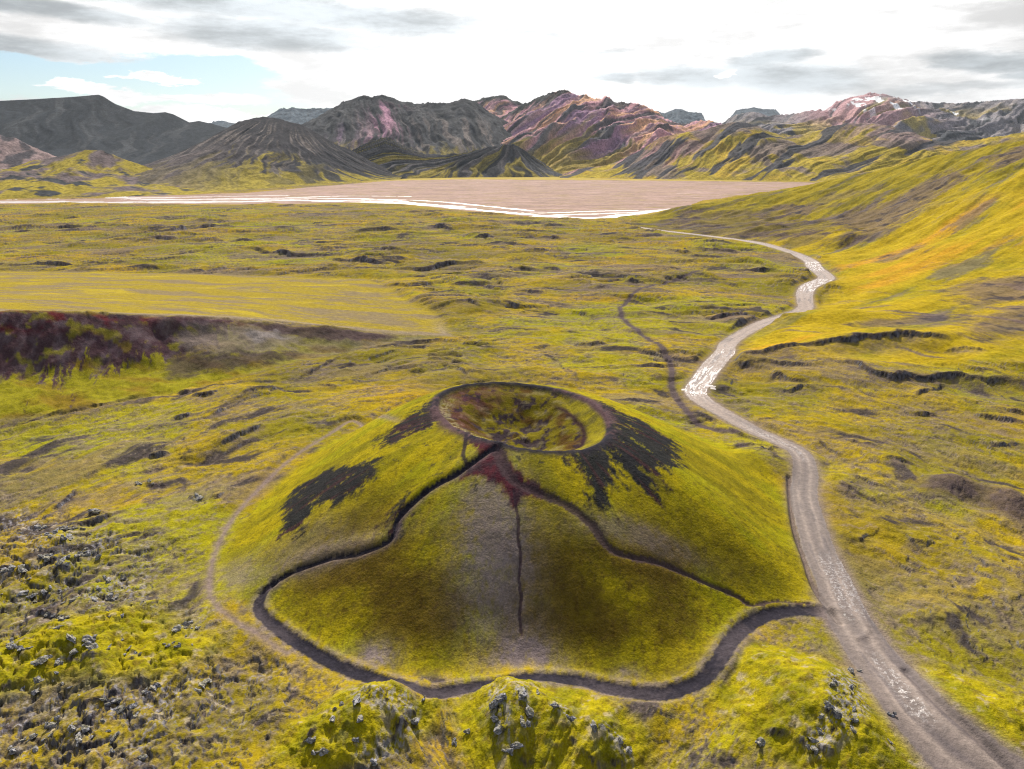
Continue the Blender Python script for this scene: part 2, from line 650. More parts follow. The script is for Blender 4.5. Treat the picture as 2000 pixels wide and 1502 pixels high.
def poly_field(P, reach=60.0):
    """signed distance to a polygon (inside positive), on the grid"""
    P = np.asarray(P)
    out = np.full((NY, NX), -1e4, np.float32)
    r0 = np.searchsorted(rows, P[:, 1].min() - reach)
    r1 = min(NY - 1, np.searchsorted(rows, P[:, 1].max() + reach))
    if r0 >= NY - 1:
        return out
    c0, c1 = col_span(r0, r1, P[:, 0].min() - reach, P[:, 0].max() + reach)
    if c1 <= c0:
        return out
    sl = (slice(r0, r1 + 1), slice(c0, c1))
    x = GX[sl]
    y = GY[sl]
    d2 = np.full(x.shape, 1e12)
    ins = np.zeros(x.shape, bool)
    n = len(P)
    for i in range(n):
        a = P[i]
        b = P[(i + 1) % n]
        ab = b - a
        t = np.clip(((x - a[0]) * ab[0] + (y - a[1]) * ab[1]) / (ab @ ab + 1e-9), 0, 1)
        d2 = np.minimum(d2, (x - a[0] - t * ab[0]) ** 2 + (y - a[1] - t * ab[1]) ** 2)
        if abs(b[1] - a[1]) > 1e-9:
            ins ^= ((a[1] > y) != (b[1] > y)) & (x < (b[0] - a[0]) * (y - a[1]) / (b[1] - a[1]) + a[0])
    out[sl] = np.sqrt(d2) * np.where(ins, 1, -1)
    return out


def pix_poly(pts, reach=60.0):
    return poly_field(drape(pts), reach)


BASE = land(GX, GY)
CA, CR, CRR, CRF = cone_polar(GX, GY)
CT = np.clip((CRF - CR) / (CRF - CRR), 0, 1)
in_cone = sstep(-2.0, 5.0, CRF - CR)           # 1 on the crater hill
in_crater = CR < CRR

# arcs round a point in front of the crater: the grain of the lava follows them
GR = np.hypot(GX, GY - 80)
GP = np.arctan2(GX, GY - 80)
ga = GR
gb = GP * (120 + 0.55 * GR)

# --- lines -------------------------------------------------------------------
ROAD_PX = [(1960, 1540), (1880, 1475), (1800, 1400), (1745, 1330), (1690, 1260), (1655, 1200), (1630, 1140), (1600, 1075), (1580, 1010), (1570, 965),
           (1573, 920), (1560, 885), (1520, 862), (1470, 840), (1420, 812), (1375, 785), (1358, 765), (1372, 742), (1392, 715),
           (1415, 690), (1422, 672), (1450, 652), (1490, 632), (1567, 606), (1572, 590), (1571, 575), (1580, 560), (1605, 549),
           (1614, 543), (1605, 533), (1590, 522), (1582, 510), (1555, 497), (1520, 485), (1470, 473), (1400, 463), (1340, 456), (1280, 449),
           (1240, 443)]
ROAD = spline(drape(ROAD_PX), 6)
LOOP_PX = [(1650, 1225), (1632, 1205), (1600, 1195), (1550, 1193), (1500, 1202), (1460, 1222), (1430, 1250), (1405, 1290), (1375, 1325), (1330, 1346),
           (1280, 1356), (1200, 1347), (1130, 1330), (1050, 1322), (980, 1332), (900, 1346), (820, 1346), (740, 1328), (660, 1300),
           (590, 1262), (535, 1222), (505, 1190), (515, 1160), (535, 1140)]
LOOP = spline(drape(LOOP_PX), 6)
LEFT_PX = [(535, 1140), (570, 1118), (640, 1092), (710, 1078), (765, 1052), (775, 1020), (800, 990), (840, 955), (900, 920), (950, 885), (965, 877)]
LEFTP = spline(drape(LEFT_PX), 6)
RIGHT_PX = [(975, 885), (1000, 935), (1060, 965), (1120, 995), (1160, 1030), (1190, 1070), (1230, 1088), (1290, 1100), (1360, 1130), (1430, 1160),
            (1470, 1182), (1520, 1175), (1580, 1180)]
RIGHTP = spline(drape(RIGHT_PX), 6)
CENTRE_PX = [(1003, 955), (1007, 985), (1013, 1020), (1012, 1050), (1017, 1085), (1014, 1130), (1018, 1165), (1015, 1200), (1019, 1240)]
CENTREP = spline(drape(CENTRE_PX), 6)
SHORT_PX = [(915, 845), (908, 870), (905, 893), (916, 915)]
SHORTP = spline(drape(SHORT_PX), 5)
FOOT_P_PX = [(560, 1275), (500, 1235), (450, 1205), (412, 1165), (412, 1110), (428, 1060), (460, 1005), (510, 950), (570, 895), (640, 850),
             (700, 825), (760, 815), (800, 825)]
FOOTP = spline(drape(FOOT_P_PX), 6)
TRAIL_PX = [(1440, 848), (1380, 832), (1345, 810), (1325, 780), (1312, 750), (1310, 715), (1290, 685), (1260, 660), (1225, 635), (1212, 610),
            (1215, 592), (1250, 572), (1310, 550), (1380, 536)]
TRAILP = spline(drape(TRAIL_PX), 6)
DITCH_PX = [(1540, 930), (1545, 1000), (1552, 1040), (1570, 1090), (1582, 1130), (1605, 1170), (1640, 1215)]
DITCHP = spline(drape(DITCH_PX), 5)
DITCH2_PX = [(1770, 1310), (1830, 1370), (1900, 1430), (1970, 1502)]
DITCH2P = spline(drape(DITCH2_PX), 5)
TOPTR_PX = [(1640, 1345), (1550, 1290), (1490, 1235)]

d_road, p_road, s_road = line_field(ROAD, 30)
road_w = np.interp(p_road * (len(ROAD_PX) - 1), [0, 2, 4, 6, 8, 10, 13, 16, 18, 21, 23, 26, 30, 35, 38],
                   [7.6, 5.6, 4.6, 3.9, 3.6, 3.5, 3.2, 4.2, 4.6, 3.8, 4.4, 5.5, 6.0, 3.6, 3.0])
d_loop, p_loop, s_loop = line_field(LOOP, 16)
loop_w = np.interp(p_loop, [0, .06, .15, .5, .85, 1], [2.9, 2.0, 1.8, 1.65, 1.45, 0.8])
d_left, p_left, s_left = line_field(LEFTP, 12)
left_w = np.interp(p_left, [0, .1, .45, .55, .8, 1], [0.8, .40, .45, .75, .6, .6])
d_right, p_right, s_right = line_field(RIGHTP, 12)
right_w = np.interp(p_right, [0, .12, .35, .5, .8, 1], [1.4, .9, .95, .7, 0.5, .35])
d_cen, p_cen, s_cen = line_field(CENTREP, 8)
d_short, p_short, s_short = line_field(SHORTP, 6)
d_foot, p_foot, s_foot = line_field(FOOTP, 12)
d_trail, p_trail, s_trail = line_field(TRAILP, 20)
d_ditch, p_ditch, s_ditch = line_field(DITCHP, 10)
d_dit2, p_dit2, s_dit2 = line_field(DITCH2P, 10)

# --- regions ------------------------------------------------------------------
f_scarp = pix_poly([(-300, 600), (0, 609), (240, 616), (450, 621), (660, 643), (860, 656), (780, 672), (560, 715), (350, 768), (150, 805), (-300, 850)])
f_plate = pix_poly([(-300, 535), (0, 530), (400, 535), (720, 545), (850, 610), (880, 655), (760, 651), (560, 629), (340, 617), (0, 608), (-300, 600)])
hill_right = poly_field(np.array([at_z(*p, 0)[:2] for p in [(1240, 440), (1290, 449), (1450, 472), (1560, 495), (1620, 520), (1640, 545), (1600, 600),
                                                           (1500, 645), (1432, 692)]] + [(160, 300), (400, 300), (2500, 500), (2500, 1500), (500, 1700), (330, 1400), (190, 1150)]), 200)
f_rocky = pix_poly([(-200, 1000), (100, 1010), (260, 1060), (280, 1150), (330, 1200), (380, 1200), (330, 1260), (500, 1330), (420, 1420), (200, 1520), (-300, 1520)])
lake_shape = poly_field(np.array([at_z(px, py, LAKE_Z)[:2] for px, py in SHORE + [(1420, 395), (1520, 376), (1620, 357), (1300, 353), (1100, 351.5), (900, 350.5), (760, 353),
                                                                            (600, 366), (480, 377), (300, 381), (200, 387), (0, 391), (-200, 393), (-500, 393)]]), 400)
far_flat = sstep(1000, 1300, GY) * (1 - sstep(-60, 40, hill_right))

# --- relief ---------------------------------------------------------------------
near_road = sstep(1.0, 2.2, d_road / road_w)
near_loop = sstep(1.0, 2.0, d_loop / loop_w)
lines_keep = near_road * near_loop * sstep(0.8, 3.0, d_foot)
smooth_zone = np.maximum.reduce([in_cone, sstep(-6, 6, f_plate), sstep(-4, 6, f_scarp) * .8])
hill_z = sstep(-10, 40, hill_right)
rough_zone = sstep(-12, 6, f_rocky)
lake_in = sstep(-25, 5, lake_shape)
field = (1 - smooth_zone) * sstep(.5, 9, CR - CRF) * (1 - hill_z) * (1 - lake_in) * (1 - far_flat * 0.5)

Dn = sstep(120, 450, GY)                       # detail gets coarser with distance
warp = fbm(GX / 40, GY / 40, 3, 91) * 14
ledge_n = fbm((ga + warp) / 34, (gb + warp) / 75, 5, 11, .55)
ledge = sstep(-.02, .03, ledge_n - .10) + sstep(-.02, .03, ledge_n + .16) + .6 * sstep(-.015, .02, ledge_n - .26)
small_n = fbm((ga + warp * .4) / 9, (gb + warp * .4) / 20, 4, 23, .58)
small_ledge = sstep(-.03, .03, small_n - .08) + .7 * sstep(-.03, .03, small_n + .2)
bill = 1 - np.abs(fbm(GX / 7.5, GY / 7.5, 4, 37, .6)) * 2.2
lump = fbm(GX / 3.0, GY / 3.0, 4, 41, .6)
und = fbm(ga / 60, gb / 110, 3, 5)
gate = sstep(-.25, .25, fbm(GX / 85, GY / 85, 2, 301))
detail = field * (und * (2.4 + 2.6 * Dn)
                  + ledge * (0.22 + 1.3 * Dn) * (.2 + .8 * gate)
                  + small_ledge * .34 * (1 - .5 * Dn) * (.15 + .85 * (1 - gate * .7))
                  + lump * .20 + fbm((ga + warp * .5) / 16, (gb + warp) / 30, 4, 29, .5) * 1.1
                  + rough_zone * (bill * .42 + lump * .45 - .3))
# orange slopes: fall-line furrows
fur = fbm((GX * .85 + GY * .5) / 130, (GX * -.5 + GY * .85) / 26, 5, 57, .55)
ero = ridged(GX / 110, GY / 90, 4, 61)
detail = detail + hill_z * (fur * (2.2 + 4 * sstep(450, 800, GY)) + (ero - .6) * 5.0 * sstep(560, 800, GY) * (1 - sstep(1080, 1200, GY)) + lump * .15)
detail = detail + sstep(-2, 4, f_scarp) * (fbm(GX / 9, GY / 14, 4, 71) * 1.8)
# mounds in front: lumpy lava under moss
ck = fbm(GX / 6.5 + .3 * lump, GY / 6.5 + .3 * lump, 3, 581, .5)
ckz = np.clip(.10 + .75 * rough_zone + .15 * sstep(0, .3, fbm(GX / 40, GY / 40, 2, 583)), 0, 1)
ckm = sstep(.05, .0, np.abs(ck)) * field * sstep(330, 200, GY) * ckz
detail = detail - ckm * .4 + field * ckz * sstep(330, 200, GY) * (.3 - np.exp(-(ck / .12) ** 2)) * .5
detail = detail + field * fbm((ga + warp) / 30, (gb + warp) / 55, 3, 585, .45) * 2.2
mound_z = np.clip(bumps(GX, GY) / 3.0, 0, 1) * sstep(150, 120, GY)
detail = detail + mound_z * (bill * .2 + fbm(GX / 5, GY / 5, 4, 77, .55) * .9 - .2)
detail = detail + in_cone * (lump * .07 + fbm(CA * 9, CR / 14, 3, 83) * .25 * sstep(0, .4, CT))
# crater floor rubble
floor_z = (CR < CRR * .72) * in_crater
detail = detail + floor_z * (fbm(GX / 5, GY / 5, 4, 97, .62) * .8)

Zg = BASE + detail * np.where(field > 0, lines_keep * 1.0 + (1 - lines_keep) * .08, 1.0)
# lava ledges: a low step, the far side standing higher, broken rock on its face
LEDGE = np.zeros((NY, NX), np.float32)
LEDGE_B = np.zeros((NY, NX), np.float32)


def line_local(P, reach):
    """like line_field, but only on the window of the grid the line needs"""
    r0 = int(np.searchsorted(rows, P[:, 1].min() - reach))
    r1 = int(min(NY - 1, np.searchsorted(rows, P[:, 1].max() + reach)))
    c0, c1 = col_span(r0, r1, P[:, 0].min() - reach, P[:, 0].max() + reach)
    sl = (slice(r0, r1 + 1), slice(c0, c1))
    x = GX[sl]
    y = GY[sl]
    dist = np.full(x.shape, 1e6)
    para = np.zeros(x.shape)
    side = np.zeros(x.shape)
    n = len(P) - 1
    for i in range(n):
        a = P[i]
        ab = P[i + 1] - a
        dx = x - a[0]
        dy = y - a[1]
        t = np.clip((dx * ab[0] + dy * ab[1]) / (ab @ ab + 1e-9), 0, 1)
        d = np.hypot(dx - t * ab[0], dy - t * ab[1])
        m = d < dist
        dist = np.where(m, d, dist)
        para = np.where(m, (i + t) / n, para)
        side = np.where(m, np.sign(ab[0] * dy - ab[1] * dx), side)
    return sl, x, y, dist, para, side


def ledge_line(pts, h, w=1.0, L=12.0, rag=1.0):
    P = spline(drape(pts), 3)
    sl, x, y, d, p, sgn = line_local(P, 3.2 * L)
    sd = d * sgn + rag * w * 1.9 * fbm(x / (4 * w + 1), y / (4 * w + 1), 3, 401, .6)
    env = np.clip(np.sin(np.pi * np.clip(p, 0, 1)), 0, 1) ** .6
    env = env * (.8 + .6 * fbm(x / (8 * w), y / (8 * w), 2, 403))
    Zg[sl] += h * env * sstep(-w, w * .4, sd) * np.exp(-np.maximum(sd, 0) / L)
    lip = sstep(-w * 1.3, -w * .5, sd) * sstep(w * .8, w * .3, sd)
    thin = .0 if L > 14 else 1.0
    LEDGE[sl] = np.maximum(LEDGE[sl], env * lip * sstep(-.35 - .4 * (1 - thin), .1 - .2 * (1 - thin), fbm(x / (1.2 * w + .3), y / (1.2 * w + .3), 3, 409, .6)))
    below = np.where(sd < 0, np.exp(-(sd / (3.0 * w + .30 * L)) ** 2), np.exp(-(sd / (1.2 * w)) ** 2))
    LEDGE_B[sl] = np.maximum(LEDGE_B[sl], env * below)


for pts, h, w, L in [
    # right of the road, below and on the low ridge
    ([(1440, 706), (1500, 694), (1570, 680)], 1.5, 1.2, 14), ([(1430, 722), (1490, 714), (1560, 716), (1600, 722)], 1.6, 1.2, 12),
    ([(1450, 701), (1530, 686), (1640, 668), (1750, 656), (1830, 660), (1860, 672)], 2.2, 1.5, 26),  # dark band below this crest stands in for its shade
    ([(1600, 704), (1660, 712), (1700, 732), (1745, 742), (1800, 736), (1860, 728), (1930, 734), (2020, 742)], 2.6, 1.7, 20),
    ([(1500, 745), (1520, 738), (1545, 748), (1580, 752)], 1.4, .8, 7), ([(1515, 760), (1545, 766), (1570, 758), (1600, 766)], 1.4, .7, 7),
    ([(1780, 785), (1810, 770), (1845, 745)], 1.6, .9, 9), ([(1900, 812), (1950, 822), (2010, 836)], 1.8, .9, 9), ([(1930, 798), (2010, 816)], 1.4, .8, 7),
    ([(1840, 690), (1880, 684), (1930, 690)], 1.2, 1.0, 12), ([(1780, 815), (1830, 812)], 1.0, .8, 7), ([(1930, 885), (1960, 878), (2000, 870)], 1.3, .8, 8),
    ([(1480, 824), (1520, 820)], .7, .6, 6), ([(1590, 860), (1620, 880), (1650, 895)], .8, .7, 7), ([(1660, 935), (1700, 950), (1740, 962)], .8, .7, 7),
    ([(1720, 905), (1780, 915)], .8, .8, 7), ([(1630, 945), (1690, 975), (1720, 990)], .8, .7, 7), ([(1660, 1060), (1700, 1045)], .8, .6, 5),
    ([(1770, 1055), (1810, 1070)], .8, .7, 6), ([(1640, 862), (1740, 890)], .7, .7, 8),
    # field in the middle distance
    ([(485, 492), (560, 497), (640, 500)], 2.6, 2.2, 30), ([(690, 503), (740, 497), (800, 499)], 2.6, 2.2, 30), ([(640, 506), (700, 512), (770, 516)], 2.8, 2.4, 30),
    ([(760, 528), (830, 530), (890, 524), (955, 520)], 3.0, 2.4, 26), ([(0, 521), (60, 518), (150, 521), (260, 518)], 2.2, 2.0, 22), ([(80, 512), (110, 508)], 1.6, 1.5, 15),
    ([(0, 497), (45, 494)], 1.8, 2, 20), ([(105, 446), (135, 447), (165, 446)], 4.0, 4.5, 40), ([(20, 453), (80, 451)], 2.2, 3, 30), ([(165, 450), (200, 448)], 2.5, 3, 30),
    ([(210, 432), (250, 429), (290, 427)], 2.6, 3.2, 30), ([(180, 438), (220, 437)], 2.2, 3, 30), ([(125, 427), (160, 426)], 2.6, 3.2, 30), ([(215, 440), (255, 439)], 2.2, 2.8, 30),
    ([(290, 473), (345, 472)], 3.0, 2.8, 25), ([(220, 473), (270, 472)], 2.0, 2.4, 25), ([(145, 473), (175, 472)], 2.2, 2.4, 25), ([(280, 460), (340, 459), (400, 447), (470, 446)], 2.6, 3, 30),
    ([(450, 472), (500, 468)], 2.4, 2.5, 25), ([(690, 452), (740, 450), (780, 452)], 3, 3, 30), ([(795, 416), (830, 415)], 3.0, 4, 40), ([(640, 403), (670, 402)], 2.2, 4, 40),
    ([(540, 404), (580, 402)], 2.2, 4, 40), ([(830, 445), (890, 449)], 2.8, 3, 30), ([(920, 470), (975, 467)], 2.4, 2.6, 30), ([(1055, 443), (1095, 446)], 2.4, 3, 30),
    ([(1045, 465), (1100, 469)], 2.6, 2.8, 30), ([(1180, 435), (1225, 437)], 2.2, 3, 30), ([(1300, 488), (1330, 494), (1355, 493)], 3, 2, 22), ([(1340, 503), (1415, 506)], 2.4, 2, 20),
    ([(1410, 530), (1460, 533), (1520, 532)], 2.6, 1.8, 18), ([(1260, 527), (1310, 534), (1370, 533)], 2.0, 1.8, 18), ([(1220, 560), (1260, 560)], 1.6, 1.5, 15),
    ([(1060, 526), (1095, 525)], 1.8, 1.8, 18), ([(1120, 672), (1150, 675), (1190, 670)], 2.4, 1.2, 10), ([(1040, 680), (1080, 674)], 1.6, 1.0, 9),
    ([(1370, 630), (1430, 622), (1480, 616)], 1.6, 1.5, 16), ([(1090, 705), (1110, 725), (1132, 750)], .9, .45, 5), ([(1290, 545), (1330, 548)], 1.4, 1.4, 16),
    ([(970, 600), (1010, 604)], 1.6, 1.4, 16), ([(880, 560), (960, 556)], 2, 1.8, 20), ([(1000, 570), (1070, 575)], 1.4, 1.6, 20), ([(910, 600), (940, 612)], 1.4, 1.2, 12),
    # left of the crater
    ([(0, 828), (60, 822), (120, 808), (190, 798), (260, 782), (330, 765)], 1.5, 1.2, 9), ([(345, 769), (390, 768)], 1.8, 1.0, 8), ([(375, 776), (405, 782), (430, 770)], 2.0, 1.2, 9),
    ([(335, 818), (355, 822), (372, 812)], 1.8, .8, 6), ([(430, 880), (470, 860), (515, 838)], 1.8, .8, 7), ([(290, 890), (310, 892), (330, 884)], 1.5, .7, 5),
    ([(475, 780), (500, 775)], 1.0, .7, 6), ([(570, 745), (620, 725), (670, 700)], 1.2, .9, 8), ([(620, 755), (660, 760)], 1.0, .7, 6), ([(420, 818), (440, 806)], .8, .6, 5),
    ([(100, 1000), (130, 975), (155, 952)], 1.2, .5, 5), ([(120, 1020), (160, 1025), (200, 1018), (250, 1002)], 1.5, .7, 6), ([(170, 1000), (190, 1004), (210, 1003)], 1.2, .5, 4),
    ([(368, 978), (378, 982)], 1.4, .5, 4), ([(425, 982), (438, 970)], 1.2, .5, 4), ([(280, 945), (325, 945)], 1.4, .7, 5), ([(280, 918), (330, 908)], 1.0, .6, 6),
    # left foreground
    ([(50, 1193), (75, 1202), (105, 1212), (150, 1220)], 1.4, .6, 5), ([(0, 1115), (25, 1110)], 1.4, .6, 4), ([(85, 1098), (115, 1095)], 1.4, .6, 4), ([(95, 1118), (140, 1116)], 1.0, .5, 4),
    ([(255, 1280), (268, 1276)], 1.5, .5, 3), ([(248, 1294), (268, 1288)], 1.5, .5, 3), ([(200, 1205), (222, 1188), (250, 1166)], 1.0, .5, 5), ([(0, 1345), (25, 1340)], 1.2, .5, 4),
    ([(100, 1285), (160, 1290), (220, 1285)], 1.0, .6, 5), ([(260, 1340), (280, 1338)], 1.0, .5, 3), ([(150, 1390), (220, 1370), (280, 1356)], .9, .5, 5), ([(350, 1365), (375, 1362)], .9, .5, 4),
    ([(120, 1458), (170, 1462), (200, 1450)], 1.0, .5, 4), ([(20, 1480), (60, 1488)], .9, .5, 4), ([(160, 1418), (190, 1414)], .9, .5, 4),
    # clefts on the mounds at the bottom
    ([(585, 1462), (605, 1448), (622, 1428)], 2.0, .55, 4), ([(685, 1492), (725, 1475), (765, 1445), (800, 1400), (806, 1390)], 2.2, .7, 5),
    ([(1112, 1440), (1130, 1452)], 1.2, .4, 4), ([(1130, 1472), (1160, 1488), (1190, 1482)], 1.6, .5, 4), ([(1190, 1475), (1225, 1478)], 1.3, .4, 4), ([(1005, 1485), (1045, 1475)], 1.2, .5, 4),
    ([(1490, 1440), (1515, 1447), (1540, 1452)], 1.8, .5, 4), ([(1545, 1462), (1575, 1472)], 1.4, .5, 4), ([(1590, 1468), (1630, 1492)], 1.8, .7, 4), ([(1600, 1395), (1640, 1412)], 1.2, .4, 4),
    ([(1655, 1345), (1672, 1356)], 1.0, .35, 3), ([(1655, 1373), (1668, 1380)], 1.0, .35, 3), ([(1470, 890), (1510, 874), (1560, 885)], .8, .8, 8), ([(1420, 878), (1450, 872), (1490, 868)], 1.2, .8, 6),
]:
    d0 = drape(pts[:1])[0][1]
    ledge_line(pts, h * (1.45 if d0 > 370 else .95 if d0 > 132 else .55), w * (1.25 if L > 14 else 1.0), L)
# road: graded flat bed with small shoulders
bed = BASE + fbm(GX / 60, GY / 60, 2, 5) * .3
Zg = Zg * near_road + (bed + .15) * (1 - near_road)
# tracks worn into the ground
Zg = Zg - .25 * np.exp(-(d_loop / loop_w) ** 2)
Zg = Zg + .55 * np.exp(-((d_loop - loop_w * 1.35) / .8) ** 2) * (s_loop < 0) * .6
Zg = Zg - .6 * np.exp(-(d_left / (left_w * 1.0)) ** 2) - .35 * np.exp(-(d_right / right_w) ** 2)
Zg = Zg + .45 * np.exp(-((d_left - 1.6) / 2.4) ** 2) * (s_left > 0)
Zg = Zg - .25 * np.exp(-(d_cen / .35) ** 2) - .2 * np.exp(-(d_trail / 1.5) ** 2) - .15 * np.exp(-(d_foot / 1.2) ** 2)
Zg = Zg - .8 * np.exp(-(d_ditch / .6) ** 2) - .7 * np.exp(-(d_dit2 / .8) ** 2)
Zg = np.where(lake_shape > 0, LAKE_Z, np.maximum(Zg, LAKE_Z + .05 + .5 * sstep(0, -60, lake_shape)))
far_m = sstep(1500, 1700, GY) * (1 - sstep(-60, 40, hill_right))
Zg = Zg * (1 - far_m) + np.where(lake_shape > 0, LAKE_Z, LAKE_Z + .4) * far_m

# slopes
dzdx = np.gradient(Zg, axis=1) / np.gradient(GX, axis=1)
dGXrow = np.gradient(GX, axis=0)
dy_ = np.gradient(GY, axis=0)
dzdy = (np.gradient(Zg, axis=0) - dzdx * dGXrow) / dy_
slope = np.hypot(dzdx, dzdy)
toward = dzdy                                   # positive: faces the camera


def ground_z(x, y):
    r = np.clip(np.interp(y, rows, np.arange(NY)), 0, NY - 1.001)
    hw = np.interp(y, rows, halfw)
    c = np.clip((x / hw + 1) * (NX - 1) / 2, 0, NX - 1.001)
    i = int(r)
    j = int(c)
    a = r - i
    b = c - j
    return float((Zg[i, j] * (1 - b) + Zg[i, j + 1] * b) * (1 - a) + (Zg[i + 1, j] * (1 - b) + Zg[i + 1, j + 1] * b) * a)


_rg1 = fbm(GX / 2.3, GY / 2.3, 4, 501, .6)
_rg2 = fbm(GX / .8, GY / .8, 3, 503, .6)
rag = _rg1 * .8 + _rg2 * .5
d_left = np.abs(d_left + rag * .55)
d_right = np.abs(d_right + rag * .6)
d_loop = np.abs(d_loop + rag * .55)
d_cen = np.abs(d_cen + rag * .30)
d_foot = np.abs(d_foot + rag * .5)
d_trail = np.abs(d_trail + rag * .5)
d_road_r = d_road + rag * .45

# --- colours of the ground (albedo) ------------------------------------------------
MOSS_Y = (0.318, 0.226, 0.007)
MOSS_G = (0.200, 0.172, 0.007)
MOSS_D = (0.130, 0.095, 0.010)
OCHRE = (0.430, 0.225, 0.015)
BARE = (0.185, 0.130, 0.128)
PALE = (0.420, 0.330, 0.250)
BLACK = (0.020, 0.020, 0.026)
GREY = (0.135, 0.130, 0.150)
RED = (0.085, 0.020, 0.026)
PURPLE = (0.060, 0.040, 0.052)

C = np.zeros((NY, NX, 3), np.float32) + np.array(MOSS_Y, np.float32)
nb1 = fbm(ga / 24, gb / 60, 5, 101, .6)
nb2 = fbm(ga / 3.2, gb / 8, 4, 103, .6)
nb3 = fbm(GX / 50, GY / 50, 4, 107)
nb4 = fbm(ga / 1.1, gb / 2.6, 3, 109, .6)
C = mixc(C, MOSS_G, sstep(-.25, .35, nb3 + .5 * nb2))
C = mixc(C, OCHRE, .35 * sstep(.1, .5, fbm(ga / 40, gb / 90, 4, 113) + .3 * nb2))
vr = fbm(ga / 70 + .3 * nb3, gb / 120, 4, 601, .55)
C = mixc(C, (.255, .255, .006), sstep(.06, .30, vr) * .6)
C = mixc(C, (.145, .122, .010), sstep(-.06, -.32, vr) * .6)
# bare greyish streaks
fieldc = (1 - in_cone)
bare = sstep(.04, .34, nb1 * .55 + nb2 * .65 + nb4 * .25 + .05) * fieldc * (1 - .5 * hill_z)
C = mixc(C, BARE, bare * .46)
C = mixc(C, PALE, sstep(.16, .42, nb2 * .7 + nb4 * .5 - .02) * fieldc * .22 * (1 - hill_z))
C = mixc(C, MOSS_D, sstep(.1, .45, nb4) * .6)
bigm = sstep(.08, .24, fbm((ga + warp) / 30, (gb + warp) / 120, 5, 561, .6) + .25 * nb2)
C = mixc(C, (.150, .112, .100), bigm * fieldc * (1 - .7 * hill_z) * (.45 + .25 * sstep(330, 480, GY) + -.15 * sstep(60, 90, GX) * sstep(380, 300, GY)))
C = mixc(C, (.185, .130, .022), sstep(.1, .4, fbm(GX / 70, GY / 110, 4, 563)) * fieldc * .4)
slit = sstep(.20, .34, fbm((ga + warp) / 11, (gb + warp) / 34, 5, 131, .6) - .06 + .12 * gate) * fieldc * (1 - .6 * hill_z) * lines_keep
C = mixc(C, (.085, .062, .062), sstep(.08, .30, fbm((ga + warp) / 11, (gb + warp) / 34, 5, 131, .6) + .1 * (gate - .5)) * fieldc * (1 - .6 * hill_z) * .38)
C = mixc(C, (.035, .030, .036), slit * .9)
for nz, c0, k in ((small_n, .08, 1.0), (small_n, -.2, .8), (ledge_n, .10, .8), (ledge_n, -.16, .7)):
    sc_ = .05 if nz is small_n else .022
    vis = fieldc * (1 - .75 * hill_z) * lines_keep * sstep(-.3, .25, fbm(GX / 30, GY / 30, 3, 541) + .1) * k
    C = mixc(C, (.105, .080, .082), np.exp(-((nz - c0 + sc_ * .8) / sc_) ** 2) * vis * .6 * (.5 + 1.2 * np.clip(nb4 + .3, 0, 1)))
    C = mixc(C, (.035, .030, .036), np.exp(-((nz - c0 + sc_ * .25) / (sc_ * .35)) ** 2) * vis * .8 * sstep(-.05, .2, nb2))
    C = mixc(C, (.43, .345, .215), np.exp(-((nz - c0 - sc_ * .7) / (sc_ * .55)) ** 2) * vis * .38 * sstep(-.05, .3, nb4))
# left tilted top: pale streaks
pl = sstep(-4, 4, f_plate)
wq = fbm(GX / 70, GY / 40, 3, 511) * 18
st = fbm((GY + wq) / 16, (GX - wq) / 60, 5, 117, .62) + .35 * nb2
pc = mixc(mixc(np.zeros_like(C) + np.array((.275, .205, .020), np.float32), (.185, .140, .095), sstep(-.1, .25, st) * .8), (.37, .28, .015), sstep(.12, .5, fbm((GY + wq) / 20, GX / 55, 4, 119, .6)) * .8)
edge = sstep(9, 1, f_plate + 5 * nb2) * sstep(420, 370, GY)
pc = mixc(pc, (.24, .19, .165), edge * .8)
C = C * (1 - pl[..., None]) + pc * pl[..., None]
# right hill
hn1 = fbm((GX * .8 + GY * .6) / 160, (-GX * .6 + GY * .8) / 30, 5, 121, .6)
hc = mixc(np.zeros_like(C) + np.array((.345, .245, .009), np.float32), (.225, .190, .010), sstep(-.1, .45, hn1 + .3 * nb3))
hc = mixc(hc, mixc(np.zeros_like(C) + np.array((.255, .195, .010), np.float32), (.135, .115, .012), sstep(-.25, .3, hn1 + .4 * nb2)), sstep(700, 860, GY))
hc = mixc(hc, (.11, .082, .082), sstep(.16, .32, fbm((ga + warp) / 14, (gb + warp) / 60, 4, 551, .6)) * sstep(520, 430, GY) * .8)
def soft_poly(pts, soft, amp, reach=80):
    f = pix_poly(pts, reach)
    return sstep(-soft, soft, f + amp * (hn1 * 1.2 + .6 * nb2 + .5 * nb1))


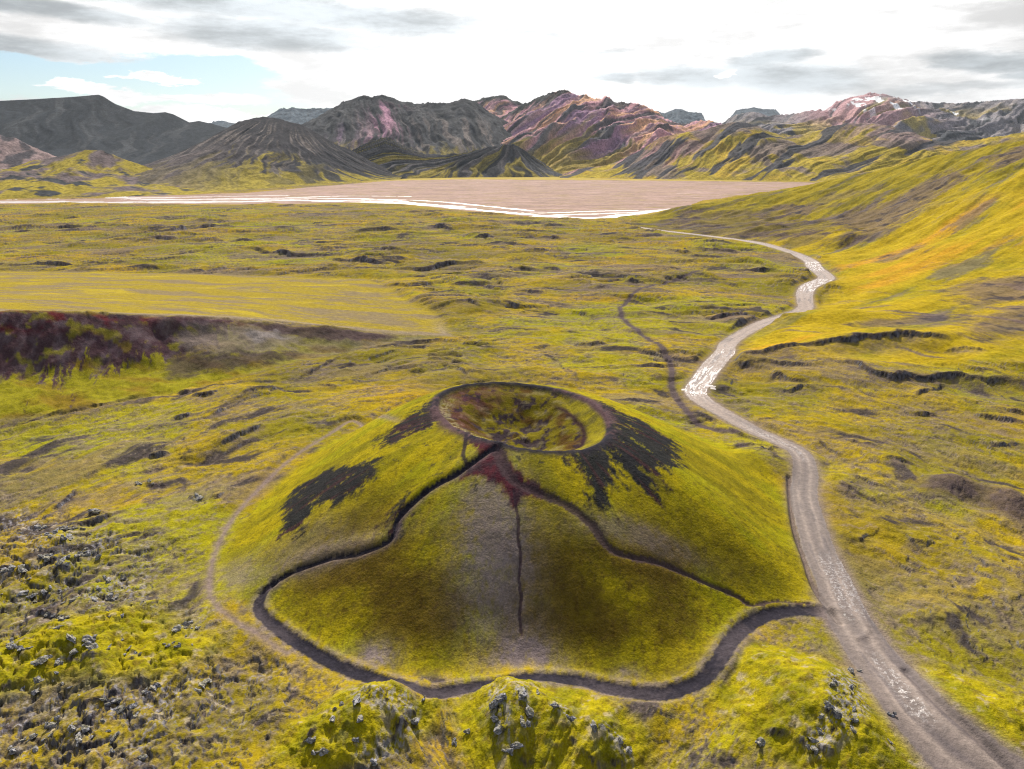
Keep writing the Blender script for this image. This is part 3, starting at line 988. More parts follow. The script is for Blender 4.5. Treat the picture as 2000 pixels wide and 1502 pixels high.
hc = mixc(hc, OCHRE, sstep(-.15, .25, fbm((GX * .8 + GY * .6) / 200, (-GX * .6 + GY * .8) / 25, 4, 125)) * .85
          * np.maximum(soft_poly([(1625, 515), (1700, 498), (1850, 432), (2060, 330), (2060, 450), (1850, 505), (1720, 570), (1640, 560)], 14, 22),
                       soft_poly([(1440, 690), (1560, 660), (1660, 648), (1760, 640), (1760, 646), (1640, 658), (1540, 676), (1450, 698)], 4, 4)))
purp = sstep(.10, .30, fbm(GX / 90, GY / 120, 4, 127) + .6 * hn1) * sstep(640, 800, GY) * .5
for pp, sf, am in [([(1505, 402), (1560, 396), (1592, 402), (1598, 416), (1530, 424)], 8, 25),
                   ([(1600, 425), (1690, 405), (1780, 370), (1850, 335), (1905, 335), (1840, 380), (1780, 420), (1720, 460), (1640, 462)], 14, 45),
                   ([(1700, 512), (1750, 488), (1795, 470), (1800, 482), (1730, 515)], 6, 14),
                   ([(1850, 562), (1930, 545), (2060, 520), (2060, 585), (1900, 592)], 9, 26), ([(1650, 636), (1740, 622), (1840, 612), (1850, 622), (1740, 638)], 4, 8),
                   ([(1440, 462), (1470, 440), (1490, 430), (1480, 450), (1460, 468)], 6, 20), ([(1290, 440), (1330, 418), (1350, 410), (1340, 430)], 6, 18),
                   ([(1860, 640), (1940, 600), (2060, 580), (2060, 640), (1900, 660)], 12, 30), ([(1920, 310), (2060, 262), (2060, 285), (1940, 330)], 10, 30)]:
    purp = np.maximum(purp, soft_poly(pp, sf, am))
hc = mixc(hc, (.125, .085, .080), purp * .72)
spur = soft_poly([(1290, 432), (1340, 412), (1420, 410), (1560, 420), (1640, 440), (1665, 470), (1560, 482), (1450, 470), (1350, 455)], 12, 40)
hc = mixc(hc, (.135, .100, .050), spur * .55)
hc = mixc(hc, (.085, .060, .066), spur * sstep(.02, .22, fbm((GX + .6 * GY) / 60, (GY - .6 * GX) / 16, 4, 605, .6)) * .8)
hc = mixc(hc, (.042, .036, .044), purp * sstep(.08, .3, fbm(GX / 22, GY / 22, 4, 405, .6)) * .85)
hc = mixc(hc, (.105, .085, .090), sstep(.18, .36, hn1 + .2 * nb2) * .6 * sstep(330, 420, GY))
hm = sstep(-8, 8, hill_right + 8 * nb2)
C = C * (1 - hm[..., None]) + hc * hm[..., None]
# bare lava on steep little faces; under the low ridge also painted shade
C = mixc(C, (.125, .092, .090), np.clip(LEDGE_B * (.8 + 1.3 * nb2 + .8 * nb4), 0, 1) * .7)
ld = np.clip(LEDGE * (1.25 + .8 * nb4), 0, 1)
C = mixc(C, (.050, .038, .044), ld * .92)
steep = sstep(.58, 1.1, slope + .25 * nb2) * fieldc * (1 - .9 * mound_z) * (1 - sstep(-6, 2, f_scarp))
rockc = mixc(np.zeros_like(C) + np.array(GREY, np.float32), BLACK, sstep(-.15, .25, nb4 + toward * .0 + nb2 * .4))
C = C * (1 - (steep * .92)[..., None]) + rockc * (steep * .92)[..., None]
# rocky ground on the left
rz = rough_zone * sstep(.12, .42, lump * .6 + nb2 * .6)
C = mixc(C, GREY, rz * .22)
rz2 = rough_zone * sstep(.12, .40, fbm(GX / 1.6, GY / 1.6, 3, 131, .6) - .02)
C = mixc(C, (.29, .255, .235), rz2 * .22)
C = mixc(C, (.075, .055, .040), ckm * lines_keep * .75 * sstep(-.3, .15, nb2))
rub = rough_zone * sstep(.02, .24, fbm(GX / 11, GY / 11, 3, 543, .6))
fl = fbm(GX / .95, GY / 1.1, 3, 547, .6)
C = mixc(C, (.27, .255, .29), rub * sstep(.12, .26, fl) * .7)
C = mixc(C, (.025, .024, .032), rub * sstep(-.18, -.30, fl) * .9)
C = mixc(C, (.44, .37, .29), rough_zone * sstep(.26, .44, fbm(GX / 3.5 + 7, GY / 3.0, 4, 549, .6)) * .6)
# the scarp face on the left
sc = sstep(-2, 3, f_scarp)
sface = mixc(np.zeros_like(C) + np.array((.23, .205, .010), np.float32), (.19, .13, .012), sstep(-.1, .3, fbm(GX / 25, GY / 12, 4, 137)))
hgt = np.clip(BASE / 27.0, 0, 1.2)
drip = fbm((GX + .45 * (GY - 300) + 2.5 * nb2) / 2.2, GY / 50, 4, 139, .65)
dark_s = sstep(.0, .10, hgt - .22 + .26 * fbm(GX / 11, GY / 30, 4, 573, .6) + .38 * drip * sstep(-.4, .2, fbm(GX / 14, GY / 90, 2, 571)) + .10 * nb2) * sstep(-95, -135, GX + 22 * nb3 + 10 * nb2)
dark_s = dark_s * (1 - .7 * sstep(.10, .30, fbm(GX / 7, GY / 7, 4, 141) - .02))
sface = mixc(sface, mixc(np.zeros_like(C) + np.array((.058, .027, .042), np.float32), (.105, .070, .088), sstep(-.1, .3, fbm(GX / 5, GY / 9, 4, 513, .6))), dark_s * .96)
redm = sstep(-.05, .15, fbm(GX / 14, GY / 9, 3, 143)) * sstep(.62, .85, hgt)
sface = mixc(sface, (.115, .014, .022), redm * sstep(-20, -110, GX) * .9)
greyr = sstep(-120, -70, GX + 10 * nb3) * sstep(-.3, .3, fbm(GX / 20, GY / 8, 4, 147) + .15)
sface = mixc(sface, (.16, .135, .115), greyr * .7)
low_d = sstep(-110, -60, GX) * sstep(.0, .3, fbm(GX / 30, GY / 9, 4, 149) + .12)
sface = mixc(sface, (.065, .045, .045), low_d * .6)
for pp, cc, sf, am in (([(330, 640), (450, 635), (560, 640), (600, 665), (540, 690), (430, 700), (350, 680)], (.165, .135, .115), 4, .75),
                       ([(330, 690), (420, 695), (520, 685), (600, 690), (540, 712), (420, 725), (330, 735)], (.062, .043, .045), 3, .8),
                       ([(470, 626), (600, 640), (700, 648), (790, 655), (700, 667), (600, 660), (520, 645)], (.070, .045, .052), 1.5, .85),
                       ([(470, 652), (540, 650), (560, 662), (500, 668)], (.23, .20, .20), 2, .7)):
    sface = mixc(sface, cc, sstep(-sf, sf, pix_poly(pp, 30) + sf * 2.2 * (nb2 + .5 * nb1)) * am)
C = C * (1 - sc[..., None]) + sface * sc[..., None]

# --- crater hill colours
ic = sstep(-1.0, 3.0, CRF - CR + 1.5 * nb2)
cm = mixc(np.zeros_like(C) + np.array((.300, .235, .006), np.float32), (.205, .175, .006), sstep(-.2, .35, fbm(CA * 7, CR / 22, 4, 151) + .25 * nb4))
vc = fbm(CA * 3.2, CR / 30, 4, 603, .55)
cm = mixc(cm, (.235, .235, .005), sstep(.05, .3, vc) * .5)
cm = mixc(cm, (.15, .125, .008), sstep(-.05, -.3, vc) * .45)
cm = mixc(cm, (.13, .10, .010), sstep(.08, .4, nb4 + .2 * fbm(GX / 5, GY / 5, 3, 153)) * .65)
# browner tone low on the face between the two paths
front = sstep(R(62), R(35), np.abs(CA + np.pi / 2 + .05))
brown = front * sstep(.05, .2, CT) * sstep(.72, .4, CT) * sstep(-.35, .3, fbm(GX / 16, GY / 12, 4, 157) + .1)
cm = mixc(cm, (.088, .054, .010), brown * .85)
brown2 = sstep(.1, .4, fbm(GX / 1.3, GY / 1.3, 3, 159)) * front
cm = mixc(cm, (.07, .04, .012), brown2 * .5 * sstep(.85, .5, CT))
# pale gravelly spots
for px, py, rx, ry, am in [(962, 1030, 7, 16, .75), (985, 1120, 6, 10, .45), (1020, 1283, 5.0, 4.5, 1.0), (1022, 1300, 6.0, 2.5, .8), (725, 1290, 4.0, 3.2, .95), (1390, 1330, 3, 2, .6), (1225, 1320, 2.2, 1.6, .6), (455, 1125, 6, 6, .5),
                           (640, 1085, 14, 3, .4), (1240, 1040, 13, 3, .45), (600, 1060, 8, 6, .3)]:
    q = drape([(px, py)])[0]
    g = 1.3 * np.exp(-((GX - q[0]) / rx) ** 2 - ((GY - q[1]) / ry) ** 2)
    cm = mixc(cm, (.205, .160, .155), np.clip(g * (1.0 + 1.0 * nb2 + .8 * nb4), 0, 1) * am)
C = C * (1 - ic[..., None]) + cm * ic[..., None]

# black scree: ragged streaks running down the flanks
rad = fbm(CA * 26 + _rg1 * .8, CR / 12, 4, 161, .6)
rad2 = fbm(CA * 70, CR / 5, 3, 163, .6)
sc6 = fbm(GX / 6, GY / 6, 3, 591, .55)
scree_defs = [
    [(735, 903), (722, 940), (690, 965), (655, 985), (605, 985), (585, 1040), (558, 1035), (556, 985), (580, 955), (630, 925), (690, 905)],
    [(862, 800), (845, 830), (800, 850), (750, 872), (738, 858), (790, 820), (850, 783)],
    [(1180, 838), (1192, 820), (1240, 826), (1300, 852), (1330, 905), (1290, 925), (1285, 970), (1250, 962), (1230, 920), (1190, 905), (1165, 880)],
    [(1100, 886), (1165, 872), (1195, 890), (1195, 935), (1178, 995), (1165, 990), (1150, 935), (1118, 905)],
    [(1130, 772), (1200, 800), (1300, 850), (1330, 880), (1260, 850), (1190, 822), (1150, 800)],
    [(760, 1010), (790, 985), (800, 1000), (780, 1040)],
]
scree = np.zeros_like(CR, dtype=np.float32)
for d in scree_defs:
    f = pix_poly(d, 15)
    scree = np.maximum(scree, sstep(-1.1, 1.1, f * .8 + .5 + rad * 3.2 + 3.2 * sc6 + _rg1 * 1.2 + _rg2 * 1.6))
scree = scree * (CR > CRR * .96) * in_cone * (1 - .6 * sstep(.22, .36, fbm(CA * 16 + _rg1 * .8, CR / 9, 4, 407, .6)))
# thin outcropping ring just below the front rim and scattered cracks
crack = sstep(.30, .42, fbm(GX / 3.2, GY / 2.2, 4, 167, .6)) * sstep(.62, .75, CT) * (CR > CRR) * .8
C = mixc(C, (.030, .028, .030), crack)
C = mixc(C, (.014, .015, .021), scree * .97)
C = mixc(C, RED, sstep(.1, .35, fbm(CA * 20, CR / 20, 3, 169)) * scree * .35)
# red cinders at the junction of the paths
f_red = pix_poly([(905, 842), (940, 858), (972, 873), (985, 900), (1015, 930), (1060, 962), (1050, 975), (1012, 962), (1006, 985), (990, 960), (965, 935), (925, 925), (905, 935), (925, 905), (945, 890)], 12)
red = sstep(-.8, .8, f_red + .6 + nb2 * 2.0 + rad * 1.5)
C = mixc(C, mixc(np.zeros_like(C) + np.array((.080, .016, .028), np.float32), (.045, .022, .032), sstep(-.1, .3, nb2)), red * .96)
# rim and bowl
rimc = np.exp(-(np.abs(CR - CRR * 1.0) / (2.2 + 1.3 * _rg1 + .5 * np.sin(CA * 2 + .6))) ** 3)
rim_col = mixc(np.zeros_like(C) + np.array((.026, .023, .030), np.float32), (.085, .050, .054), sstep(-.1, .35, _rg1 + .5 * np.sin(CA * 2.0 + 1)))
C = C * (1 - rimc[..., None]) + rim_col * rimc[..., None]
bn = fbm(GX / 9, GY / 9, 4, 173, .6)
bc = mixc(np.zeros_like(C) + np.array((.135, .108, .007), np.float32), (.078, .042, .011), sstep(-.05, .35, bn + sstep(4, -14, GX - CX) * .30 - .08))
bc = mixc(bc, (.035, .024, .028), sstep(.08, .24, fbm(GX / 5, GY / 5, 4, 179, .6) + .14 * sstep(.55, .2, CR / CRR)))
lw = sstep(R(65), R(35), np.abs(np.angle(np.exp(1j * (CA - R(150)))))) * sstep(.5, .7, CR / CRR)
bc = mixc(bc, (.10, .035, .045), lw * .6 * sstep(-.3, .2, nb2))
bc = mixc(bc, (.24, .20, .12), sstep(.1, .4, nb2) * .35)
bench = in_crater * sstep(.70, .76, CR / CRR) * sstep(R(90), R(60), np.abs(CA - R(-28)))
bc = mixc(bc, mixc(np.zeros_like(C) + np.array((.24, .20, .012), np.float32), (.13, .11, .02), sstep(-.1, .3, nb2)), bench * .9)
lip = np.exp(-((CR / CRR - .725 + .02 * _rg1) / .042) ** 2) * sstep(R(100), R(70), np.abs(CA - R(-28)))
bc = mixc(bc, (.034, .016, .022), lip * .97)
leftb = in_crater * sstep(.80, .86, CR / CRR) * sstep(R(70), R(40), np.abs(np.angle(np.exp(1j * (CA - R(200))))))
bc = mixc(bc, (.27, .23, .12), leftb * .7 * sstep(-.2, .2, rad2))
inr = (sstep(.0, 1.2, CRR * .97 - CR))
C = C * (1 - inr[..., None]) + bc * inr[..., None]

# mounds: grey lichen rock and crevices
mm = sstep(.12, .4, mound_z)
mcol = mixc(np.zeros_like(C) + np.array((.30, .245, .006), np.float32), (.20, .180, .006), sstep(-.2, .3, fbm(GX / 6, GY / 6, 4, 521, .6)))
mcol = mixc(mcol, (.14, .095, .014), sstep(.05, .4, fbm(GX / 2.0, GY / 2.0, 4, 523, .6)) * .7)
mcol = mixc(mcol, (.33, .27, .20), sstep(.2, .4, fbm(GX / 3.5, GY / 3.5, 4, 527, .6)) * .6)
keep_ledge = np.clip(LEDGE * 1.4, 0, 1)
mm = mm * (1 - keep_ledge) * sstep(1.3, 2.2, d_loop / loop_w)
C = C * (1 - mm[..., None]) + mcol * mm[..., None]
mz = mound_z * sstep(.10, .35, lump * .6 + fbm(GX / 2.2, GY / 2.2, 3, 181, .6) * .7 + .12 * (slope - .6))
C = mixc(C, (.20, .185, .17), mz * .22)
for pp in ([(690, 1365), (760, 1345), (810, 1365), (815, 1400), (770, 1410), (720, 1385)], [(700, 1480), (760, 1440), (800, 1410), (820, 1430), (770, 1480), (720, 1500)],
           [(955, 1360), (985, 1360), (990, 1400), (1005, 1470), (970, 1445), (958, 1400)], [(1000, 1345), (1030, 1350), (1045, 1400), (1010, 1385)],
           [(1620, 1320), (1680, 1310), (1690, 1400), (1650, 1450), (1600, 1500), (1560, 1470), (1610, 1420)], [(1160, 1420), (1200, 1425), (1235, 1470), (1210, 1465)],
           [(1085, 1365), (1120, 1400), (1105, 1410), (1080, 1385)]):
    fz = sstep(-1.2, .8, pix_poly(pp, 10) + 1.6 * _rg1)
    C = mixc(C, (.265, .25, .27), fz * sstep(.06, .2, fl) * .8)
    C = mixc(C, (.022, .021, .027), fz * sstep(-.16, -.28, fl) * .9)
    C = mixc(C, (.42, .37, .30), fz * sstep(.22, .36, fbm(GX / 1.5, GY / 1.5, 3, 567, .6)) * .7)
# dark knolls on the right
for px, py, rx, ry in [(1858, 955, 8, 6.5), (1972, 990, 5, 9)]:
    q = at_z(px, py, 1.5)
    g = np.exp(-((GX - q[0]) / rx) ** 2 - ((GY - q[1]) / ry) ** 2)
    C = mixc(C, (.085, .060, .064), np.clip(g * 1.6 + .3 * nb2 * g, 0, 1) * .85)

# --- paths, road, lake colours
C = mixc(C, (.075, .054, .060), np.clip(1.4 * np.exp(-(d_trail / 1.5) ** 2), 0, 1) * .95)
C = mixc(C, (.185, .135, .125), np.exp(-(d_foot / .95) ** 2) * .85 * sstep(1.0, .88, p_foot))
C = mixc(C, (.19, .15, .14), np.exp(-((d_loop - loop_w) / 1.1) ** 2) * .7 * sstep(-.4, .2, nb2) * (d_loop > loop_w * .8))
lc = mixc(np.zeros_like(C) + np.array((.026, .023, .031), np.float32), (.052, .043, .050), sstep(-.2, .3, nb2 + .4 * np.sin(p_loop * 30)))
mk = sstep(1.15, .85, d_loop / loop_w + .12 * nb4)
C = C * (1 - mk[..., None]) + lc * mk[..., None]
C = mixc(C, (.022, .020, .028), sstep(1.3, .8, d_left / left_w + .35 * nb4))
C = mixc(C, (.115, .085, .09), np.exp(-((d_left - left_w * 1.4) / .9) ** 2) * (s_left < 0) * .6)
C = mixc(C, (.060, .038, .042), sstep(1.25, .8, d_right / right_w + .3 * nb4) * .9)
C = mixc(C, (.045, .025, .035), sstep(1.2, .6, d_cen / (.32 + .25 * nb4)) * .8)
C = mixc(C, (.030, .022, .028), sstep(1.2, .6, d_short / (.55 + .3 * nb4)) * .9)
C = mixc(C, (.040, .025, .022), sstep(1.2, .6, d_ditch / .7) * .85)
C = mixc(C, (.085, .065, .065), sstep(1.3, .5, d_dit2 / 1.3) * .8)
sh = np.exp(-((d_road - road_w) / (1.6 + .6 * nb2)) ** 2) * (d_road > road_w * .8)
C = mixc(C, (.20, .155, .14), np.clip(sh, 0, 1) * .7)
across = d_road * s_road
acn0 = across / road_w
rut = .5 + .5 * np.sin(across * 3.4 + 1.5 * fbm(GX / 30, GY / 30, 2, 191))
rc = mixc(np.zeros_like(C) + np.array((.165, .128, .112), np.float32), (.27, .212, .180), np.exp(-((np.abs(acn0 + .12 * _rg1 * .3) - .40) / .13) ** 2) * .75)
rc = mixc(rc, (.115, .090, .086), np.exp(-(acn0 / .13) ** 2) * .5 + np.exp(-((np.abs(acn0) - .9) / .14) ** 2) * .5)
rc = mixc(rc, (.29, .215, .175), sstep(190, 280, GY) * .65)
rc = mixc(rc, (.085, .068, .072), sstep(.1, .4, fbm(across / 2.5, GY / 25, 4, 193)) * .6)
mk = sstep(1.08, .92, d_road_r / road_w + .06 * nb4 + .05 * nb2)
C = C * (1 - mk[..., None]) + rc * mk[..., None]
# lake flats, shore and far meadow
flat = sstep(0, 6, lake_shape)
str1 = fbm(GX / 70, GY / 26, 5, 197, .6)
fc = mixc(np.zeros_like(C) + np.array((.30, .195, .155), np.float32), (.26, .18, .085), sstep(.0, .35, str1))
fc = mixc(fc, (.215, .135, .105), sstep(.0, .3, fbm(GX / 260, GY / 45, 4, 611, .6)) * .6)
fc = mixc(fc, (.42, .28, .26), sstep(.1, .4, fbm(GX / 120, GY / 18, 4, 199, .6)) * .6)
C = C * (1 - flat[..., None]) + fc * flat[..., None]
beyond = sstep(2250, 2450, GY) * (1 - flat)
C = mixc(C, (.33, .235, .02), beyond)
shore_m = np.exp(-(lake_shape / 30) ** 2) * (lake_shape < 0) * (GY < 1900)
C = mixc(C, (.36, .24, .04), shore_m * .5)

# ----------------------------------------------------------------------------
# split the grid into the things one can point at
# ----------------------------------------------------------------------------
def facev(a):
    return .25 * (a[:-1, :-1] + a[1:, :-1] + a[:-1, 1:] + a[1:, 1:])


f_d = facev
FID = np.zeros((NY - 1, NX - 1), np.int16)
GROUND, ROADI, PUD, LOOPI, LEFTI, RIGHTI, FOOTI, TRAILI, FLANK, RIM, BOWL, SCREE, LAKE, RIVER, PLATE, HILLR, SCARP, MEADOW, CENT, MOUND, KNOLL = range(21)
fgx, fgy = f_d(GX), f_d(GY)
fcr, fcrr, fcrf = f_d(CR), f_d(CRR), f_d(CRF)
FID[f_d(beyond) > .5] = MEADOW
FID[f_d(f_plate) > 0] = PLATE
FID[f_d(f_scarp) > 0] = SCARP
FID[f_d(hill_right) > 0] = HILLR
bz = f_d(mound_z)
FID[(bz > .22) & (fgy < 150)] = MOUND
FID[fcr < fcrf] = FLANK
FID[(f_d(scree) > .5) & (fcr < fcrf)] = SCREE
FID[(fcr < fcrr + 1.3)] = RIM
FID[fcr < fcrr - 1.3] = BOWL
FID[(f_d(lake_shape) > 0)] = LAKE
# river arms on the flats
ARMS = [([(-300, 396), (0, 394.5), (200, 395), (420, 394.5), (560, 392), (700, 392.5), (780, 396), (850, 403), (930, 410), (1010, 417), (1090, 424), (1160, 426), (1230, 419), (1300, 410)], 6.0),
        ([(190, 382), (240, 386), (300, 390), (420, 389), (560, 387), (680, 388), (760, 391), (820, 398), (900, 404)], 5.0),
        ([(0, 390), (90, 388.5), (200, 386), (260, 388)], 4.0), ([(230, 386), (330, 386), (450, 383.5), (560, 382)], 3.2), ([(420, 391), (520, 389.5), (600, 390)], 3.0),
        ([(620, 393), (740, 396), (800, 399)], 4.0), ([(560, 386), (680, 383), (800, 384)], 2.6), ([(700, 390), (800, 391), (880, 396), (960, 404), (1040, 412)], 3.0),
        ([(1040, 423), (1100, 420), (1180, 417), (1260, 414), (1320, 408)], 4.5), ([(960, 414), (1060, 416), (1150, 413), (1240, 411)], 2.6),
        ([(1400, 399), (1440, 395), (1470, 392)], 4.0)]
river = np.zeros((NY, NX), np.float32)
rn = fbm(GX / 55, GY / 34, 4, 211, .6)
for pts, w in ARMS:
    P = spline(np.array([at_z(px, py, LAKE_Z)[:2] for px, py in pts]), 6)
    d, _, _ = line_field(P, 60)
    river = np.maximum(river, sstep(1.6, .7, d / (w * (1.5 + 1.2 * sstep(-350, -650, GX))) + 2.2 * rn))
film = sstep(.30, .40, fbm(GX / 70, GY / 12, 5, 213, .62) - .06 - .10 * sstep(1500, 2100, GY)) * (lake_shape > 6)
fl_ = np.clip(np.maximum(river * .9, film * .6), 0, 1) * (lake_shape > 0)
C = mixc(C, (.56, .47, .44), fl_ * .7)
rv = (river > .55) & (lake_shape > -4)
FID[rv[:-1, :-1] & (f_d(lake_shape) > -2)] = RIVER
rockp = f_d(p_road)
FID[(f_d(d_foot) < .8) & (f_d(p_foot) < .95)] = FOOTI
FID[f_d(d_trail) < 1.5] = TRAILI
FID[(f_d(d_cen) < .33)] = CENT
FID[f_d(d_right) < f_d(right_w)] = RIGHTI
FID[f_d(d_left) < f_d(left_w)] = LEFTI
FID[f_d(d_loop) < f_d(loop_w)] = LOOPI
FID[f_d(d_road_r) < f_d(road_w)] = ROADI
# standing water on the road
pu = fbm(GX / 3.0, GY / 3.0, 4, 221, .6)
pos = p_road * (len(ROAD_PX) - 1)


def band(a, b, s=.25):
    return sstep(a - s, a + s, pos) * sstep(b + s, b - s, pos)


acn = across / road_w
al = fbm(across / 1.1, GY / 9.0, 4, 531, .62)
wet = (band(15.6, 18.0) * 1.0 + band(18.6, 19.6) * (.35 + .5 * np.sin(acn * 5)) + band(25.2, 27.6) * .95 + band(29.3, 31.0) * .95)
wetm = (wet + al * 1.6 > 1.05) & (np.abs(acn) < .95)
FID[wetm[:-1, :-1] & (FID == ROADI)] = PUD
WET = np.clip(band(4.9, 6.8, .4) * sstep(-.1, .4, -acn + .45) * 1.1 + band(1.8, 3.7, .5) * sstep(.5, .1, np.abs(acn + .05)) + band(10.4, 13.4, .5) * sstep(.8, .2, np.abs(acn)) * .8
              + band(15.0, 20.0, .8) * .7 + band(24.5, 32, .8) * .7, 0, 1).astype(np.float32)
WET = WET * sstep(-.35, .15, fbm(across / .8, GY / 3.0, 4, 533, .6))
# spill-over pools beside the ford
for px, py, rx, ry in [(1386, 755, 2.6, .9), (1393, 759, 1.2, .8), (1335, 762, 1.0, .9)]:
    q = drape([(px, py)])[0]
    FID[(((fgx - q[0]) / rx) ** 2 + ((fgy - q[1]) / ry) ** 2 < 1 + .8 * pu[:-1, :-1]) & (FID != RIVER)] = PUD


def terrain_mat(name, rough=1.0, wet=False, spec=0.02, s1=2.2, s2=.5, amt=.45, bump=.35, bscale=1.6, tint=None, gloss=None):
    m = bpy.data.materials.new(name)
    m.use_nodes = True
    T = NT(m.node_tree)
    out = T.add('ShaderNodeOutputMaterial')
    b = T.add('ShaderNodeBsdfPrincipled')
    T.l.new(b.outputs[0], out.inputs[0])
    at = T.add('ShaderNodeAttribute', attribute_name='albedo')
    geo = T.add('ShaderNodeNewGeometry')
    pos_ = geo.outputs['Position']
    n1 = T.noise(pos_, s1, 5, .65)
    n2 = T.noise(pos_, s2, 4, .6)
    v = T.math('ADD', T.math('MULTIPLY', n1, .6), T.math('MULTIPLY', n2, .4))
    k = T.smooth(v, .28, .72, 1.0 - amt, 1.0 + amt)
    vs = T.add('ShaderNodeVectorMath', operation='SCALE')
    T.l.new(at.outputs['Color'], vs.inputs[0])
    T.l.new(k, vs.inputs[3])
    col = vs.outputs[0]
    if tint:
        col = T.mix(T.smooth(T.noise(pos_, s1 * .35, 5, .6), .45, .68, 0, tint[1]), col, tint[0])
    T.put(b.inputs['Base Color'], col)
    b.inputs['Roughness'].default_value = rough
    b.inputs['Specular IOR Level'].default_value = spec
    if wet:
        # shallow water standing between the stones
        w_ = T.math('MULTIPLY', at.outputs['Alpha'], T.smooth(T.noise(pos_, 1.4, 4, .65), .44, .60))
        T.put(b.inputs['Roughness'], T.smooth(w_, 0, 1, rough, .26))
        T.put(b.inputs['Specular IOR Level'], T.smooth(w_, 0, 1, spec, .6))
        T.put(b.inputs['Base Color'], T.mix(w_, col, T.mix(.5, col, (.30, .26, .25))))
    if bump:
        bn_ = T.add('ShaderNodeBump')
        bn_.inputs['Strength'].default_value = bump
        bn_.inputs['Distance'].default_value = .5
        h = T.math('ADD', T.noise(pos_, bscale, 6, .62), T.math('MULTIPLY', T.noise(pos_, bscale * .22, 4, .6), 1.6))
        T.l.new(h, bn_.inputs['Height'])
        T.l.new(bn_.outputs[0], b.inputs['Normal'])
    return m


M_MOSS = terrain_mat('moss_over_lava', bump=.6, amt=.42, s1=2.8, tint=((.20, .14, .08), .10))
M_CONE = terrain_mat('moss_on_cinders', bump=.45, amt=.42, s1=2.6, s2=.3)
M_SCREE = terrain_mat('black_cinders', bump=.6, amt=.6, spec=.04, rough=1.0)
M_DIRT = terrain_mat('packed_dirt', bump=.35, amt=.4, spec=.05, rough=1.0, s1=1.6)
M_ROAD = terrain_mat('wet_gravel', wet=True, bump=.3, amt=.25, spec=.25, rough=.75, s1=1.0, bscale=2.5)
M_FLAT = terrain_mat('river_gravel', bump=.2, amt=.25, spec=.1, rough=.95, s1=.12, s2=.03, bscale=.2)
M_HILL = terrain_mat('hillside_moss', bump=.6, amt=.4, s1=.5, s2=.08, bscale=.5)
M_MTN = terrain_mat('mountain_rock', bump=1.0, amt=.5, s1=.16, s2=.04, bscale=.12)


def water_mat(name, col, rough, bump=.0, bs=.3):
    m = bpy.data.materials.new(name)
    m.use_nodes = True
    T = NT(m.node_tree)
    out = T.add('ShaderNodeOutputMaterial')
    b = T.add('ShaderNodeBsdfPrincipled')
    T.l.new(b.outputs[0], out.inputs[0])
    geo = T.add('ShaderNodeNewGeometry')
    n = T.noise(geo.outputs['Position'], bs * .3, 3, .5)
    T.put(b.inputs['Base Color'], T.mix(n, col, tuple(c * .75 for c in col)))
    b.inputs['Roughness'].default_value = rough
    b.inputs['IOR'].default_value = 1.33
    b.inputs['Specular IOR Level'].default_value = .5
    if bump:
        bn_ = T.add('ShaderNodeBump')
        bn_.inputs['Strength'].default_value = bump
        bn_.inputs['Distance'].default_value = .15
        T.l.new(T.noise(geo.outputs['Position'], bs, 4, .6), bn_.inputs['Height'])
        T.l.new(bn_.outputs[0], b.inputs['Normal'])
    return m


M_PUD = water_mat('muddy_puddle_water', (.62, .55, .52), .38, .5, 2.5)
M_RIVER = water_mat('silty_river_water', (.55, .50, .48), .45, .3, .4)


def tag(o, label=None, cat=None, kind=None, group=None):
    if label:
        o['label'] = label
    if cat:
        o['category'] = cat
    if kind:
        o['kind'] = kind
    if group:
        o['group'] = group
    return o


def build_mesh(name, co, quads, mat, col=None, parent=None, smooth=True):
    me = bpy.data.meshes.new(name)
    me.vertices.add(len(co))
    me.vertices.foreach_set('co', np.asarray(co, np.float32).ravel())
    nq = len(quads)
    k = quads.shape[1]
    me.loops.add(nq * k)
    me.loops.foreach_set('vertex_index', quads.astype(np.int32).ravel())
    me.polygons.add(nq)
    me.polygons.foreach_set('loop_start', (np.arange(nq) * k).astype(np.int32))
    me.polygons.foreach_set('loop_total', np.full(nq, k, np.int32))
    me.polygons.foreach_set('use_smooth', np.full(nq, smooth, bool))
    if col is not None:
        a = me.attributes.new('albedo', 'FLOAT_COLOR', 'POINT')
        c4 = np.ones((len(co), 4), np.float32)
        c4[:, :col.shape[1]] = col
        a.data.foreach_set('color', c4.ravel())
    me.materials.append(mat)
    me.update(calc_edges=True)
    me.validate()
    o = bpy.data.objects.new(name, me)
    COL.objects.link(o)
    if parent:
        o.parent = parent
    return o


VI = np.arange(NY * NX).reshape(NY, NX)
QUADS = np.stack([VI[:-1, :-1], VI[:-1, 1:], VI[1:, 1:], VI[1:, :-1]], -1)
GCO = np.stack([GX, GY, Zg], -1).reshape(-1, 3)
GCOL = np.concatenate([np.clip(C, .004, .9), WET[..., None]], -1).reshape(-1, 4)


def piece(name, mask, mat, parent=None):
    q = QUADS[mask]
    if len(q) == 0:
        return None
    u, inv = np.unique(q, return_inverse=True)
    return build_mesh(name, GCO[u], inv.reshape(q.shape), mat, GCOL[u], parent)


